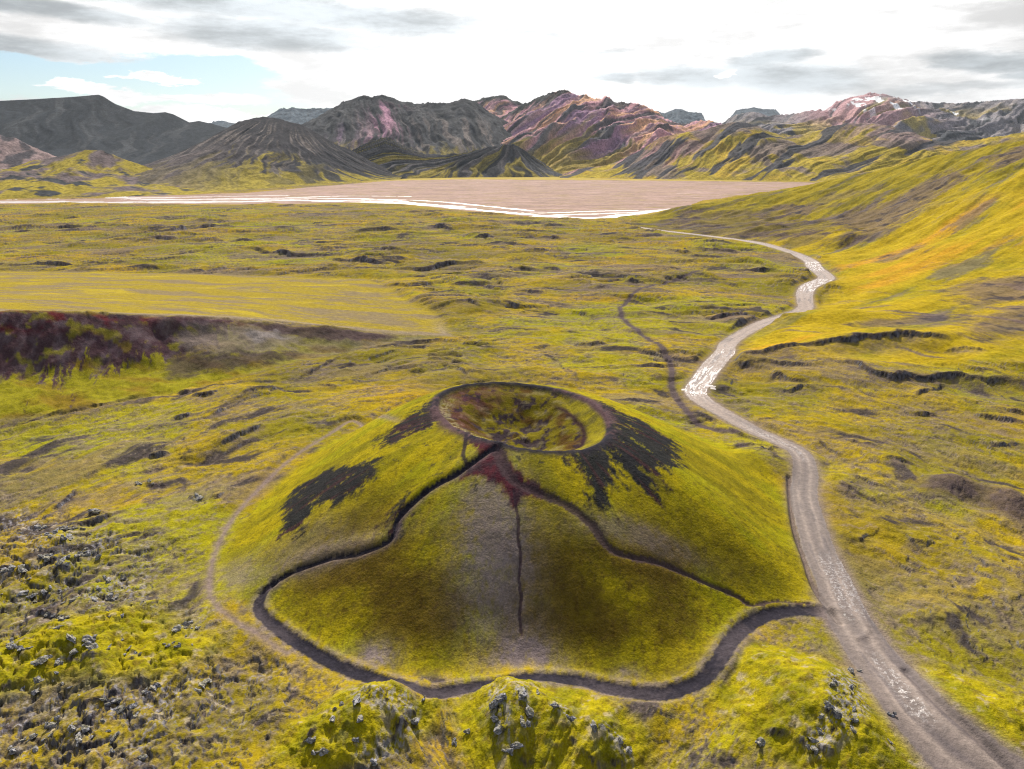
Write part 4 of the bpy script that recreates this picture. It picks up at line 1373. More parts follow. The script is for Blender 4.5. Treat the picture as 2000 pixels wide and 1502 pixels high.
tag(piece('ground', FID == GROUND, M_MOSS), 'hummocky yellow green moss covered lava field around the crater', 'ground', 'structure')
tag(piece('hill', (FID == HILLR), M_HILL), 'tall orange and green hillside rising right of the road', 'hill', 'structure')
hl = bpy.data.objects.new('hill', None)
COL.objects.link(hl)
tag(hl, 'low hill with pale tilted top and dark red eroded scarp at left', 'hill', 'structure')
piece('grassy_top', FID == PLATE, M_MOSS, hl)
piece('scarp_face', FID == SCARP, M_MOSS, hl)
ch = bpy.data.objects.new('crater_hill', None)
COL.objects.link(ch)
tag(ch, 'mossy volcanic cone with an open crater in the middle', 'crater', 'structure')
piece('mossy_flank', FID == FLANK, M_CONE, ch)
piece('cinder_scree', FID == SCREE, M_SCREE, ch)
piece('crater_rim', FID == RIM, M_DIRT, ch)
piece('crater_bowl', FID == BOWL, M_CONE, ch)
# mounds, each by itself
for (bi, lab) in [((0, 1), 'rock topped mossy mound below the dark track, left of the other mounds'),
                  ((2, 3), 'broad mossy mound with grey rocks in the middle of the bottom edge'),
                  ((4, 5), 'long green mound between the dark track and the gravel road'),
                  ((6,), 'smooth green mound right of the gravel road at the bottom')]:
    best = None
    dists = []
    for i in range(7):
        bx, by, rx, ry, an, h, p = BUMPS[i]
        u = ((fgx - bx) * math.cos(an) + (fgy - by) * math.sin(an)) / rx
        v = (-(fgx - bx) * math.sin(an) + (fgy - by) * math.cos(an)) / ry
        dists.append(u * u + v * v)
    own = np.argmin(np.array(dists), 0)
    m = (FID == MOUND) & np.isin(own, bi)
    tag(piece('mound', m, M_MOSS), lab, 'mound', 'structure')
    FID[m] = 99
if (FID == MOUND).any():
    tag(piece('mound', FID == MOUND, M_MOSS), 'low mossy rise in the lava at the left', 'mound', 'structure')
tag(piece('road', FID == ROADI, M_ROAD), 'pale gravel road winding from bottom right to the lake', 'road', 'structure')
tag(piece('puddle', FID == PUD, M_PUD), 'bright wet puddles along the gravel road', 'puddle', 'structure')
tag(piece('path', FID == LOOPI, M_DIRT), 'dark cinder track curving round the foot of the crater hill', 'path', 'structure')
tag(piece('path', FID == LEFTI, M_SCREE), 'dark eroded path climbing the left side of the crater hill', 'path', 'structure')
tag(piece('path', FID == RIGHTI, M_DIRT), 'reddish path running down the right side of the crater hill', 'path', 'structure')
tag(piece('path', FID == CENT, M_DIRT), 'thin straight trail down the front of the crater hill', 'path', 'structure')
tag(piece('path', FID == FOOTI, M_DIRT), 'narrow pale footpath bending behind the left foot of the crater hill', 'path', 'structure')
tag(piece('path', FID == TRAILI, M_DIRT), 'faint brown trail winding across the lava left of the road', 'path', 'structure')
tag(piece('river_flats', FID == LAKE, M_FLAT), 'flat pinkish gravel plain of the shallow lake before the mountains', 'river flats', 'structure')
tag(piece('river', FID == RIVER, M_RIVER), 'shining white river arms braided over the pink flats', 'river', 'structure')
tag(piece('meadow', FID == MEADOW, M_FLAT), 'thin yellow meadow strip at the foot of the mountains', 'meadow', 'structure')

# ----------------------------------------------------------------------------
# mountains
# ----------------------------------------------------------------------------
def mountain(label, crest, base, yc, paint, seed, gully=90, gamp=.16, skew=0.0, back=.6, prof=1.15, crag=6, name='mountain', along=700,
             zb=LAKE_Z, mat=None, res=1.0, fan=None, warp=1.0):
    """a range: crest silhouette at its distance, front falling to its base line, back falling away"""
    cp = np.array([at_y(px, py, np.interp(px, [c[0] for c in yc], [c[1] for c in yc])) for px, py in crest])
    bp = np.array([at_z(px, py, zb) for px, py in base]) if not isinstance(base, (int, float)) else np.array([(xx, base, zb) for xx in np.linspace(cp[0, 0], cp[-1, 0], 5)])
    x0, x1 = cp[:, 0].min(), cp[:, 0].max()
    step = np.mean(cp[:, 1]) / 758.0 * .8 * res
    xs = np.arange(x0, x1 + step, step)
    ycx = np.interp(xs, cp[:, 0], cp[:, 1])
    zcx = np.interp(xs, cp[:, 0], cp[:, 2])
    ybx = np.minimum(np.interp(xs, bp[:, 0], bp[:, 1]), ycx - 120)
    nt = 190
    tt = np.concatenate([np.linspace(0, 1, nt), 1 + np.linspace(0, 1, 34)[1:] ** 1.3])
    Tg, Xg = np.meshgrid(tt, xs, indexing='ij')
    yc_ = ycx[None, :]
    yb_ = ybx[None, :]
    zc_ = zcx[None, :]
    Yg = np.where(Tg <= 1, yb_ + (yc_ - yb_) * Tg, yc_ + (Tg - 1) * back * (yc_ - yb_))
    hgt = zc_ - zb
    front = np.clip(Tg, 0, 1)
    # smooth the crest heights towards the base so spurs are broad
    n_ = int(max(3, 260 / step)) | 1
    zlow = np.convolve(np.pad(zcx, n_ // 2, mode='edge'), np.ones(n_) / n_, 'valid')[None, :]
    wz = sstep(.25, .95, front)
    hh = (zlow * (1 - wz) + zc_ * wz) - zb
    Zm = zb + hh * np.where(Tg <= 1, front ** prof, np.maximum(0, 1 - (Tg - 1) ** 1.1))
    S_ = front * (yc_ - yb_)
    if fan is not None:
        xf = at_y(fan, 300, float(np.mean(ycx)))[0]
        q = (Xg - xf) / (.22 + .78 * (1 - front ** 1.3)) + fbm(Xg / 160, Yg / 160, 3, seed + 3) * gully * 1.1
    else:
        q = Xg + skew * (Yg - yc_) + fbm(Xg / 420, Yg / 420, 3, seed + 3) * gully * 1.1 * warp + fbm(Xg / (gully * 1.3), Yg / (gully * 1.3), 3, seed + 7) * gully * .22
    g1 = ridged(q / (gully * 2.6), S_ / (gully * 8.0), 3, seed) - .6
    g2 = ridged(q / gully, S_ / (gully * 5.0), 4, seed + 11, .55) - .6
    g3 = fbm(q / (gully * .28), S_ / (gully * 1.6), 4, seed + 23, .62)
    blot = .55 + .9 * np.clip(fbm(Xg / 330, Yg / 330, 3, seed + 27) + .35, 0, 1)
    env = np.clip(4 * front * (1 - front), 0, 1) ** .8
    env = np.where(Tg > 1, .4, env)
    amp = np.minimum(hh, 400) * gamp
    Zm = Zm + amp * env * (g1 * 1.6 + g2 * .8 * blot + g3 * .35) + crag * fbm(Xg / 60, Yg / 60, 4, seed + 31, .6) * sstep(.3, .9, front) \
        + crag * 1.3 * (np.abs(fbm(Xg / 24, Yg / 400, 3, seed + 33, .6)) - .1) * sstep(.88, 1, front)
    Zm = np.maximum(Zm, zb - 8)
    global QS
    QS = (q, S_, gully, seed)
    colr = 1.45 * paint(front, Xg, Yg, g1 + .3 * g2, g2 + .5 * g3, g3, np.clip((Zm - zb) / np.maximum(hgt.max(), 1), 0, 1), seed)  # lift and dark gully streaks paint in the light contrast the slopes lack
    colr = colr * (1 + .32 * fbm(Xg / 16, Yg / 16, 3, seed + 41, .6) + .35 * streak(.16, 1.6, 3, 9))[..., None]
    n0, n1 = Tg.shape
    vi = np.arange(n0 * n1).reshape(n0, n1)
    qd = np.stack([vi[:-1, :-1], vi[:-1, 1:], vi[1:, 1:], vi[1:, :-1]], -1).reshape(-1, 4)
    o = build_mesh(name, np.stack([Xg, Yg, Zm], -1).reshape(-1, 3), qd, mat or M_MTN, np.clip(colr, .004, .95).reshape(-1, 3))
    return tag(o, label, 'mountain' if name == 'mountain' else name, 'structure')


def streak(kw, kl, o=4, sd=0, g=.58):
    """noise drawn out along the fall lines: kw wide, kl long, in gully widths"""
    q, S_, gl, seed = QS
    return fbm(q / (gl * kw) + sd * 3.7, S_ / (gl * kl), o, seed + 300 + sd, g)


def full(shape, c):
    return np.zeros(shape + (3,), np.float32) + np.array(c, np.float32)


DROCK = (.040, .044, .050)
LROCK = (.150, .135, .130)
MGRN = (.215, .185, .030)


def p_dark(t, X, Y, a, b, n, z, s):
    c = full(t.shape, (.020, .024, .030))
    c = mixc(c, (.052, .054, .058), sstep(.0, .3, streak(.8, 5, 4, 1)) * .55)
    return mixc(c, (.12, .11, .075), sstep(.3, .05, t) * .25)


def p_far(t, X, Y, a, b, n, z, s):
    return mixc(full(t.shape, (.055, .075, .095)), (.09, .11, .13), sstep(-.1, .3, n))


def p_cone(t, X, Y, a, b, n, z, s):
    left = sstep(-640, -860, X)
    right = sstep(-640, -520, X)
    c = full(t.shape, (.028, .027, .031))
    c = mixc(c, (.125, .105, .095), sstep(.05, .30, streak(.35, 7, 4, 1) + .3 * fbm(X / 120, Y / 120, 3, s + 77)) * sstep(1.0, .85, t) * (1 - .35 * right) * .9)
    c = mixc(c, (.085, .070, .070), left * sstep(.85, .4, t) * .75)
    g = sstep(.50, .34, t + .5 * streak(.5, 3, 4, 2)) * (1 - .8 * left)
    c = mixc(c, (.190, .150, .022), g * .95)
    c = mixc(c, (.024, .025, .030), sstep(.04, .16, streak(.55, 9, 4, 3)) * sstep(.02, .1, t) * (.35 + .65 * right) * .95)
    return mixc(c, (.13, .10, .06), sstep(.22, .05, t) * left * .7)


def p_lowhills(t, X, Y, a, b, n, z, s):
    c = full(t.shape, (.185, .145, .020))
    c = mixc(c, (.090, .070, .070), sstep(-.05, .2, fbm(X / 90, Y / 140, 4, s + 41, .6) + .25 * (t - .4)))
    return mixc(c, (.030, .032, .036), sstep(.14, .28, fbm(X / 80, Y / 60, 4, s + 43, .6)))


def p_pinkhill(t, X, Y, a, b, n, z, s):
    c = full(t.shape, (.17, .125, .12))
    c = mixc(c, (.050, .045, .050), sstep(.0, .22, streak(.8, 4, 4, 1)))
    return mixc(c, (.19, .15, .03), sstep(.5, .2, t + .2 * n) * .6)


def p_pink(t, X, Y, a, b, n, z, s):
    c = full(t.shape, (.062, .060, .070))
    c = mixc(c, (.145, .130, .135), sstep(.05, .3, streak(.5, 6, 4, 1)) * .8)
    k = fbm(X / 260, Y / 260, 3, s + 51)
    pink = sstep(-.06, .12, streak(1.0, 9, 4, 2) * 1.1 + .45 * k + .46 * sstep(.28, .7, t) - .10)
    pcol = mixc(full(t.shape, (.37, .195, .215)), (.42, .235, .14), sstep(-.02, .16, streak(1.2, 12, 3, 3) + .3 * k))
    pcol = mixc(pcol, (.215, .125, .185), sstep(.05, .2, streak(1.1, 10, 3, 4) - .2 * k))
    pcol = mixc(pcol, (.45, .30, .25), sstep(.12, .3, streak(.4, 5, 3, 5)) * .5)
    c = c * (1 - pink[..., None]) + pcol * pink[..., None]
    c = mixc(c, (.040, .042, .048), sstep(.10, .22, streak(.8, 8, 4, 6) - .1 * b) * .9)
    c = mixc(c, (.21, .155, .025), sstep(.50, .28, t + .45 * streak(1.2, 6, 4, 7)) * .85)
    return mixc(c, (.038, .040, .040), sstep(.92, .975, t + .05 * n) * sstep(330, 120, X))


def p_violet(t, X, Y, a, b, n, z, s):
    c = full(t.shape, (.035, .036, .041))
    rt = sstep(-760, -600, X)
    c = mixc(c, (.060, .060, .063), sstep(0, .3, streak(.6, 5, 4, 1)) * .7)
    c = mixc(c, (.165, .135, .12), sstep(.05, .2, streak(.45, 6, 4, 2)) * rt * sstep(.92, .6, t) * .6)
    v = np.exp(-((X + 545 - (1 - t) * 45 + 45 * streak(.8, 5, 3, 3)) / 62) ** 2) * sstep(.18, .4, t) * sstep(.97, .88, t)
    c = mixc(c, (.33, .175, .235), v * sstep(-.25, .1, streak(.35, 6, 3, 4)) * .95)
    v2 = np.exp(-((X + 690) / 60) ** 2) * sstep(.1, .3, t) * sstep(.7, .4, t)
    c = mixc(c, (.17, .115, .165), v2 * .8 * sstep(-.2, .2, streak(.4, 5, 3, 5)))
    c = mixc(c, (.025, .027, .031), sstep(.08, .2, streak(.6, 8, 4, 6)) * .85)
    return mixc(c, (.17, .135, .03), sstep(.42, .22, t + .3 * n) * .75)


def p_green(t, X, Y, a, b, n, z, s):
    c = full(t.shape, (.225, .170, .020))
    c = mixc(c, (.30, .20, .022), sstep(.0, .3, fbm(X / 130, Y / 130, 3, s + 67)) * .7)
    c = mixc(c, (.110, .085, .090), sstep(.0, .22, fbm(X / 190, Y / 190, 4, s + 61, .6) + .30 * (t - .45)) * .85)
    c = mixc(c, (.26, .14, .145), sstep(.08, .25, streak(1.0, 7, 4, 1) + .55 * (t - .62)) * sstep(800, 400, X) * .85)
    c = mixc(c, (.200, .135, .135), np.exp(-((X - 1340) / 190) ** 2) * sstep(.55, .8, t) * .8 * sstep(-.3, .1, n))
    slash = sstep(.10, .18, streak(.9, 4.5, 3, 2, .5) + .05 * n)
    return mixc(c, (.042, .042, .050), slash * .95)


def p_darkgreen(t, X, Y, a, b, n, z, s):
    c = full(t.shape, (.034, .035, .040))
    c = mixc(c, (.085, .075, .075), sstep(.0, .25, streak(.5, 5, 4, 1)) * .8)
    c = mixc(c, (.175, .135, .022), sstep(-.02, .12, streak(1.3, 4, 3, 2) + .35 * (.45 - t)) * .9)
    return mixc(c, (.022, .024, .028), sstep(.08, .2, streak(.7, 7, 3, 3)) * .9)


def p_snowy(t, X, Y, a, b, n, z, s):
    c = full(t.shape, (.135, .125, .135))
    c = mixc(c, (.20, .175, .165), sstep(.05, .25, streak(.5, 4, 4, 1)) * .7)
    c = mixc(c, (.036, .040, .047), sstep(.03, .13, streak(.8, 3.5, 4, 2, .6)) * .95)
    k = fbm(X / 350, Y / 300, 4, s + 71)
    c = mixc(c, (.29, .215, .03), sstep(.05, .2, k + .15 * b) * sstep(.97, .75, t) * .75)
    pk = np.exp(-((X - 1900) / 240) ** 2) * sstep(.55, .72, t)
    c = mixc(c, (.33, .19, .20), pk * .9 * sstep(-.3, 0, streak(.7, 5, 3, 3)))
    return mixc(c, (.85, .86, .88), sstep(.24, .30, fbm(X / 110, Y / 200, 4, s + 73)) * sstep(.72, .88, t) * sstep(1750, 1950, X) * sstep(2700, 2300, X))


def p_ice(t, X, Y, a, b, n, z, s):
    return full(t.shape, (.88, .89, .91))


mountain('long flat topped dark mesa at the far left',
         [(-420, 225), (-200, 205), (0, 197), (60, 194), (130, 190), (193, 185), (203, 189), (225, 203), (262, 217), (300, 221), (322, 219), (338, 223), (370, 239), (388, 236),
          (410, 241), (440, 249), (520, 275), (640, 300)], 3000, [(-400, 3900), (640, 4100)], p_dark, 401, gully=140, gamp=.05, skew=.3, prof=1.25, crag=1)
mountain('small distant blue ridge left of the dark peak',
         [(360, 262), (400, 243), (420, 238), (436, 235), (450, 240), (500, 246), (530, 222), (548, 213), (575, 210), (600, 213), (640, 211), (680, 209), (760, 230), (860, 262)],
         6200, [(300, 7400), (900, 7400)], p_far, 411, gully=200, gamp=.08, crag=14, res=1.4)
mountain('dark mountain with a violet streaked flank, left of the pink one',
         [(520, 300), (590, 244), (630, 222), (665, 203), (690, 193), (712, 186), (728, 190), (745, 185), (768, 191), (785, 198), (812, 204), (835, 200), (862, 202), (885, 199),
          (905, 193), (930, 197), (950, 215), (1010, 250), (1060, 290)], 2760, [(500, 3600), (1060, 3600)], p_violet, 421, gully=75, gamp=.09, skew=.25, warp=.6, prof=1.1, crag=8)
mountain('rocky knob with pink slopes behind the dark mountain',
         [(880, 230), (915, 202), (945, 192), (962, 187), (985, 187), (1003, 197), (1030, 205), (1070, 230)], 3300, [(880, 4300), (1070, 4300)], p_pink, 431, gully=60, gamp=.13, skew=-.5, crag=8)
mountain('highest pink and orange rhyolite mountain in the middle',
         [(840, 345), (900, 300), (935, 264), (985, 225), (1020, 206), (1045, 192), (1075, 181), (1103, 175), (1116, 178), (1126, 186), (1140, 185), (1160, 191), (1175, 194), (1182, 189), (1192, 196), (1206, 203),
          (1225, 205), (1243, 203), (1262, 208), (1283, 218), (1300, 232), (1330, 243), (1352, 240), (1385, 236), (1420, 245), (1480, 275), (1540, 310)], 2820, [(840, 3700), (1540, 3800)], p_pink, 441,
         gully=85, gamp=.16, skew=-.8, prof=1.1, crag=10, warp=.7)
mountain('white glacier between the far peaks', [(1150, 290), (1240, 240), (1300, 226), (1400, 216), (1500, 219), (1580, 232), (1660, 270)], 7200, [(1150, 9000), (1660, 9000)], p_ice, 451, gully=900,
         gamp=.02, crag=3, name='glacier', res=1.6)
mountain('dark rock ridge poking out of the glacier at its left end', [(1270, 240), (1282, 217), (1300, 222), (1318, 212), (1330, 213), (1345, 219), (1370, 220)], 7000, [(1200, 8200), (1400, 8200)], p_far, 455, gully=150, gamp=.08, crag=12, res=1.3)
mountain('thin dark rock line on the skyline of the glacier', [(1425, 232), (1438, 215), (1470, 210), (1495, 213), (1515, 214), (1530, 232)], 7300, [(1400, 8700), (1550, 8700)], p_far, 457, gully=150, gamp=.05, crag=10, res=1.3)
mountain('snow patched range with a pink dome at the far right',
         [(1390, 260), (1420, 234), (1450, 222), (1470, 217), (1500, 226), (1540, 224), (1580, 217), (1612, 215), (1635, 200), (1660, 190), (1690, 185), (1712, 183), (1735, 186), (1752, 193),
          (1778, 197), (1830, 201), (1880, 201), (1930, 197), (1975, 194), (2050, 190), (2250, 200), (2450, 230)], 3100, [(1390, 4700), (2000, 4500), (2450, 4300)], p_snowy, 461,
         gully=110, gamp=.13, skew=-.9, crag=8)
mountain('green ribbed hills with dark gullies right of the pink mountain',
         [(1090, 345), (1130, 330), (1190, 322), (1240, 300), (1290, 268), (1320, 262), (1370, 255), (1410, 243), (1440, 238), (1475, 243), (1505, 258), (1540, 268), (1580, 262), (1620, 248),
          (1660, 240), (1700, 240), (1740, 246), (1790, 263), (1830, 275), (1900, 275), (2000, 260), (2200, 250)],
         [(1050, 347), (1200, 349), (1400, 352), (1560, 354), (2200, 352)], [(1080, 2750), (1500, 3000), (2200, 2900)], p_green, 471, gully=105, gamp=.12, skew=-1.0, prof=1.05, crag=4, warp=.45)
mountain('low dark ridge with green ribs at the edge of the flats',
         [(640, 335), (690, 292), (720, 277), (755, 268), (790, 285), (830, 300), (870, 303), (905, 299), (950, 288), (985, 283), (1003, 281), (1025, 295), (1060, 318), (1090, 338), (1110, 345)],
         [(600, 352), (760, 350), (900, 347), (1110, 346)], [(640, 2820), (1110, 2900)], p_darkgreen, 481, gully=70, gamp=.17, fan=1000, prof=1.0, crag=5)
mountain('dark ash cone mountain with pale ribs, left of centre',
         [(200, 360), (300, 318), (360, 296), (420, 264), (445, 249), (465, 239), (490, 232), (513, 228), (535, 230), (560, 237), (590, 244), (620, 261), (655, 281), (690, 296), (730, 318), (790, 346)],
         [(150, 382), (300, 378), (420, 374), (520, 368), (620, 360), (720, 354), (800, 350)], [(200, 2250), (520, 2550), (800, 2620)], p_cone, 491, gully=55, gamp=.06, fan=525, prof=1.25, crag=3)
mountain('pinkish rounded hill at the left edge', [(-250, 300), (-120, 272), (0, 266), (30, 271), (60, 287), (95, 301), (140, 330)], 1850, [(-250, 2250), (140, 2350)], p_pinkhill, 501, gully=50, gamp=.14,
         skew=.2, crag=4, name='hill')
mountain('low moss hills along the left shore of the flats',
         [(-300, 350), (-100, 342), (0, 335), (60, 315), (120, 305), (165, 293), (200, 294), (245, 312), (300, 330), (350, 344), (400, 350), (440, 358), (490, 372)],
         [(-300, 392), (0, 389), (120, 386), (250, 384), (380, 380), (480, 376)], [(-300, 1950), (490, 2000)], p_lowhills, 511, gully=110, gamp=.16, skew=.2, prof=.9, crag=2, name='hill')

# ----------------------------------------------------------------------------
# rocks
# ----------------------------------------------------------------------------
def rock_mat():
    m = bpy.data.materials.new('lichen_lava_rock')
    m.use_nodes = True
    T = NT(m.node_tree)
    out = T.add('ShaderNodeOutputMaterial')
    b = T.add('ShaderNodeBsdfPrincipled')
    T.l.new(b.outputs[0], out.inputs[0])
    geo = T.add('ShaderNodeNewGeometry')
    P = geo.outputs['Position']
    n = T.noise(P, 2.2, 6, .65)
    c = T.mix(T.smooth(n, .38, .62), (.10, .10, .115), (.40, .39, .42))
    c = T.mix(T.smooth(T.noise(P, 5.0, 4, .6), .55, .7), c, (.48, .46, .45))
    sp = T.add('ShaderNodeSeparateXYZ')
    T.l.new(geo.outputs['Normal'], sp.inputs[0])
    top = T.math('MULTIPLY', T.smooth(sp.outputs[2], .35, .85), T.smooth(T.noise(P, .9, 4, .6), .42, .52))
    c = T.mix(T.math('MULTIPLY', top, .4), c, (.23, .19, .02))
    T.put(b.inputs['Base Color'], c)
    b.inputs['Roughness'].default_value = .95
    b.inputs['Specular IOR Level'].default_value = .2
    bn_ = T.add('ShaderNodeBump')
    bn_.inputs['Strength'].default_value = .7
    bn_.inputs['Distance'].default_value = .2
    T.l.new(T.noise(P, 4.0, 5, .65), bn_.inputs['Height'])
    T.l.new(bn_.outputs[0], b.inputs['Normal'])
    return m


M_ROCK = rock_mat()


def lump_mesh(name, seed, lumps):
    """one craggy lava rock: displaced, partly flattened balls grown into one another"""
    import bmesh
    rg = random.Random(seed)
    bm = bmesh.new()
    for (ox, oy, oz, rx, ry, rz) in lumps:
        res = bmesh.ops.create_icosphere(bm, subdivisions=3, radius=1.0)
        vs = res['verts']
        co = np.array([v.co for v in vs])
        k = rg.random() * 50
        f = fbm(co[:, 0] * 1.4 + k, co[:, 1] * 1.4 + co[:, 2] * 1.7, 3, seed) * .6
        f2 = np.abs(fbm(co[:, 0] * 3 + k, co[:, 2] * 3 - co[:, 1] * 2.2, 3, seed + 3)) * .45
        # flat fracture faces
        for _ in range(11):
            d = np.array([rg.gauss(0, 1), rg.gauss(0, 1), rg.gauss(0, .7)])
            d /= np.linalg.norm(d)
            h = rg.uniform(.38, .8)
            ex = co @ d - h
            co = co - np.clip(ex, 0, None)[:, None] * d[None, :] * .96
        co = co * (1 + f - f2)[:, None]
        for v, c in zip(vs, co):
            v.co = (ox + c[0] * rx, oy + c[1] * ry, oz + c[2] * rz)
    me = bpy.data.meshes.new(name)
    bm.to_mesh(me)
    bm.free()
    me.materials.append(M_ROCK)
    me.polygons.foreach_set('use_smooth', np.zeros(len(me.polygons), bool))
    return me


rg = random.Random(12)
ROCKS = []
for i in range(8):
    L = [(0, 0, 0, 1, rg.uniform(.65, 1), rg.uniform(.6, 1.1))]
    for k in range(rg.randint(0, 2)):
        L.append((rg.uniform(-.8, .8), rg.uniform(-.6, .6), rg.uniform(-.1, .3), rg.uniform(.4, .7), rg.uniform(.4, .6), rg.uniform(.4, .8)))
    ROCKS.append(lump_mesh('lava_rock', 600 + i, L))


def rock(px, py, size, label, group, rot=None, sink=.25, sx=1, sy=1, szz=1, name='lava_rock', me=None):
    d = ray(px, py)
    x, y = None, None
    tt = np.linspace(60, 420, 2600)
    for t in tt:
        zz = CAM_H + d[2] / d[1] * t
        if zz < ground_z(d[0] / d[1] * t, t):
            x, y = d[0] / d[1] * t, t
            break
    if x is None:
        return None
    o = bpy.data.objects.new(name, me or ROCKS[rg.randrange(len(ROCKS))])
    COL.objects.link(o)
    o.location = (x, y, ground_z(x, y) + size * szz * (.5 - sink) * .6)
    o.rotation_euler = (rg.uniform(-.25, .25), rg.uniform(-.25, .25), rg.uniform(0, 6.28) if rot is None else rot)
    o.scale = (size * sx * rg.uniform(.9, 1.5), size * sy * rg.uniform(.75, 1.1), size * szz * rg.uniform(.7, 1.05))
    return tag(o, label, 'rock', 'thing', group)


# explicit rocks seen on the mounds
g1 = 'rocks on the left mound'
for px, py, s, lab in [(697, 1370, 1.15, 'tall grey boulder on the upper left edge of the left mound'),
                       (668, 1378, .7, 'dark topped rock just left of the tall grey boulder'),
                       (653, 1386, .55, 'small black sided rock on the left shoulder of the left mound'),
                       (650, 1406, .6, 'pale egg shaped rock halfway down the left mound'),
                       (704, 1407, .75, 'grey rock below the tall boulder on the left mound'),
                       (696, 1448, .6, 'flat pale rock low on the left mound face'),
                       (633, 1470, 1.0, 'pointed upright grey slab at the lower left of the mound'),
                       (614, 1472, .5, 'small purple grey rock beside the pointed slab'),
                       (609, 1450, .7, 'thin pale rock above the pointed slab'),
                       (811, 1413, 1.2, 'rounded grey boulder standing right of the left mound cleft'),
                       (730, 1489, .7, 'pale rock at the bottom edge under the left mound'),
                       (886, 1452, .6, 'lone grey rock between the left and middle mounds'),
                       (828, 1368, .45, 'small stone right of the left mound top')]:
    rock(px, py, s, lab, g1, szz=1.1)
g2 = 'rocks on the middle mound'
for px, py, s, lab in [(975, 1368, 1.3, 'big craggy grey rock at the upper left of the middle mound'),
                       (965, 1382, 1.2, 'grey rock leaning under the big craggy one'),
                       (968, 1408, 1.0, 'long grey rock rib on the left face of the middle mound'),
                       (975, 1428, 1.0, 'lower end of the grey rock rib, middle mound'),
                       (1020, 1357, 1.3, 'dark hollowed rock on the crest of the middle mound'),
                       (1035, 1390, 1.2, 'dark flat slab behind the small pillar on the middle mound'),
                       (1020, 1413, .9, 'pale square pillar rock at the centre of the middle mound'),
                       (1007, 1460, 1.0, 'bluish white rock near the foot of the middle mound'),
                       (995, 1470, .8, 'dark broken rock beside the bluish white one'),
                       (1085, 1380, .8, 'lumpy brown grey rock right of the crest, middle mound'),
                       (1112, 1403, .8, 'row of pale rock on the right slope of the middle mound'),
                       (1050, 1356, .45, 'small stone by the track above the middle mound'),
                       (1160, 1424, .9, 'bluish grey rock high on the right lobe'),
                       (1212, 1448, .7, 'pale rock on the right lobe edge'),
                       (1228, 1467, .9, 'grey block at the right foot of the middle mound'),
                       (914, 1430, .6, 'small grey rock low on the left face of the middle mound'),
                       (887, 1453, .6, 'whitish rock at the left foot of the middle mound')]:
    rock(px, py, s, lab, g2, szz=1.0)
g3 = 'rocks on the mound by the road'
for px, py, s, lab in [(1663, 1312, .9, 'dark rock near the top of the road mound'),
                       (1677, 1311, .5, 'pale stone beside the topmost dark rock of the road mound'),
                       (1624, 1338, .8, 'low slate coloured rock on the right crest of the road mound'),
                       (1630, 1330, .5, 'narrow grey rock just above the slate coloured one'),
                       (1662, 1345, .7, 'brownish rock on the roadward slope'),
                       (1618, 1383, .9, 'purple grey rock half way down the road mound'),
                       (1633, 1393, 1.1, 'dark upright rock with a pale rim, road mound'),
                       (1668, 1388, .6, 'grey rock among moss on the roadward slope'),
                       (1670, 1410, .6, 'small bluish rock lower on the roadward slope'),
                       (1605, 1400, .8, 'dark rock left of the upright rimmed rock'),
                       (1603, 1432, .7, 'small dark rock above the pale bare strip'),
                       (1590, 1448, .8, 'bluish rock beside the black crevice, road mound'),
                       (1485, 1452, .9, 'dark rock at the lower left corner of the road mound'),
                       (1590, 1465, .9, 'pale blue grey rock at the bottom of the road mound'),
                       (1665, 1427, .6, 'small rough rock at the right foot of the road mound'),
                       (1740, 1398, .5, 'lone dark stone at the road edge'),
                       (1737, 1449, .45, 'small dark stone lower beside the road')]:
    rock(px, py, s, lab, g3, szz=1.0)
# the rugged lava at the left: many like stones
g4 = 'grey lava rocks scattered over the rugged ground at the left'
clusters = [(120, 1050, 45, 22, 22), (105, 1092, 30, 12, 10), (165, 1080, 40, 14, 14), (20, 1112, 25, 8, 8), (230, 1130, 20, 14, 5), (75, 1170, 50, 22, 20), (190, 1170, 50, 20, 12),
            (115, 1210, 40, 10, 10), (215, 1195, 18, 8, 4), (30, 1270, 35, 14, 12), (90, 1280, 20, 10, 6), (180, 1255, 60, 18, 16), (265, 1275, 24, 10, 6), (350, 1255, 22, 10, 7), (370, 1225, 35, 8, 9),
            (320, 1260, 14, 6, 4), (290, 1350, 25, 10, 7), (390, 1340, 20, 16, 8), (240, 1390, 30, 14, 10), (180, 1440, 60, 26, 16), (60, 1430, 50, 40, 14), (100, 1340, 60, 24, 12), (290, 940, 30, 6, 6),
            (180, 1000, 14, 4, 4), (385, 970, 15, 10, 4)]
for cx_, cy_, rx_, ry_, n_ in [(a, b, c, d, max(3, int(e * .75))) for a, b, c, d, e in clusters]:
    for k in range(n_):
        px = cx_ + rg.gauss(0, rx_ * .6)
        py = cy_ + rg.gauss(0, ry_ * .6)
        if px < 3 or py > 1498:
            continue
        rock(px, py, rg.choice([.35, .45, .55, .7, .9, 1.1]) * (1.25 if py < 1120 else 1), 'grey lichen covered lava rock among moss on the rugged ground at the left', g4, szz=rg.uniform(.6, 1.0), sink=.35)

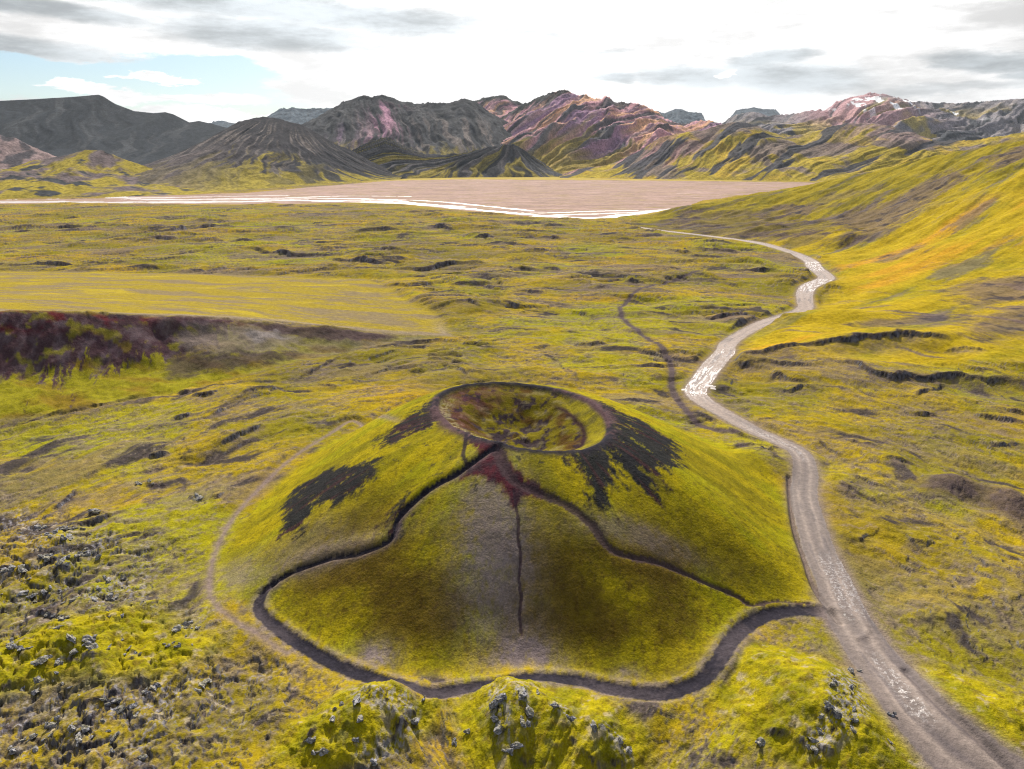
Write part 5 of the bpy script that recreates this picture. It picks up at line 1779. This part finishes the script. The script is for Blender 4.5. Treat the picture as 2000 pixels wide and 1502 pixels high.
# small pale marker by the far bend of the road
q = drape([(1578, 536)])[0]
import bmesh
mk_m = bpy.data.materials.new('weathered_orange_paint')
mk_m.use_nodes = True
_T = NT(mk_m.node_tree)
_o = _T.add('ShaderNodeOutputMaterial')
_b = _T.add('ShaderNodeBsdfPrincipled')
_T.l.new(_b.outputs[0], _o.inputs[0])
_g = _T.add('ShaderNodeNewGeometry')
_T.put(_b.inputs['Base Color'], _T.mix(_T.noise(_g.outputs['Position'], 3.0, 3), (.75, .42, .22), (.8, .62, .48)))
bm = bmesh.new()
bmesh.ops.create_cone(bm, cap_ends=True, segments=10, radius1=.32, radius2=.20, depth=2.6)
bmesh.ops.translate(bm, verts=bm.verts, vec=(0, 0, 1.2))
r_ = bmesh.ops.create_cone(bm, cap_ends=True, segments=10, radius1=.24, radius2=.02, depth=.35)
bmesh.ops.translate(bm, verts=r_['verts'], vec=(0, 0, 2.68))
me = bpy.data.meshes.new('marker_post')
bm.to_mesh(me)
bm.free()
me.materials.append(mk_m)
mp = bpy.data.objects.new('marker_post', me)
COL.objects.link(mp)
mp.location = (q[0], q[1], ground_z(*q))
mp.rotation_euler = (0, R(8), 0)
tag(mp, 'small pale orange post beside the far bend of the road', 'post', 'thing')

# ----------------------------------------------------------------------------
# air
# ----------------------------------------------------------------------------
hz = bpy.data.materials.new('thin_haze')
hz.use_nodes = True
T = NT(hz.node_tree)
out = T.add('ShaderNodeOutputMaterial')
pv = T.add('ShaderNodeVolumePrincipled')
pv.inputs['Color'].default_value = (.86, .93, 1.0, 1)
pv.inputs['Density'].default_value = 1.3e-5
pv.inputs['Anisotropy'].default_value = .3
T.l.new(pv.outputs[0], out.inputs['Volume'])
hx0, hx1, hy0, hy1, hz0, hz1 = -9000, 9000, -300, 16000, -15, 1100
v = [(hx0, hy0, hz0), (hx1, hy0, hz0), (hx1, hy1, hz0), (hx0, hy1, hz0), (hx0, hy0, hz1), (hx1, hy0, hz1), (hx1, hy1, hz1), (hx0, hy1, hz1)]
me = bpy.data.meshes.new('haze')
me.from_pydata(v, [], [(0, 3, 2, 1), (4, 5, 6, 7), (0, 1, 5, 4), (1, 2, 6, 5), (2, 3, 7, 6), (3, 0, 4, 7)])
me.materials.append(hz)
ho = bpy.data.objects.new('haze', me)
COL.objects.link(ho)
tag(ho, 'thin bluish haze over the whole valley', 'haze', 'stuff')
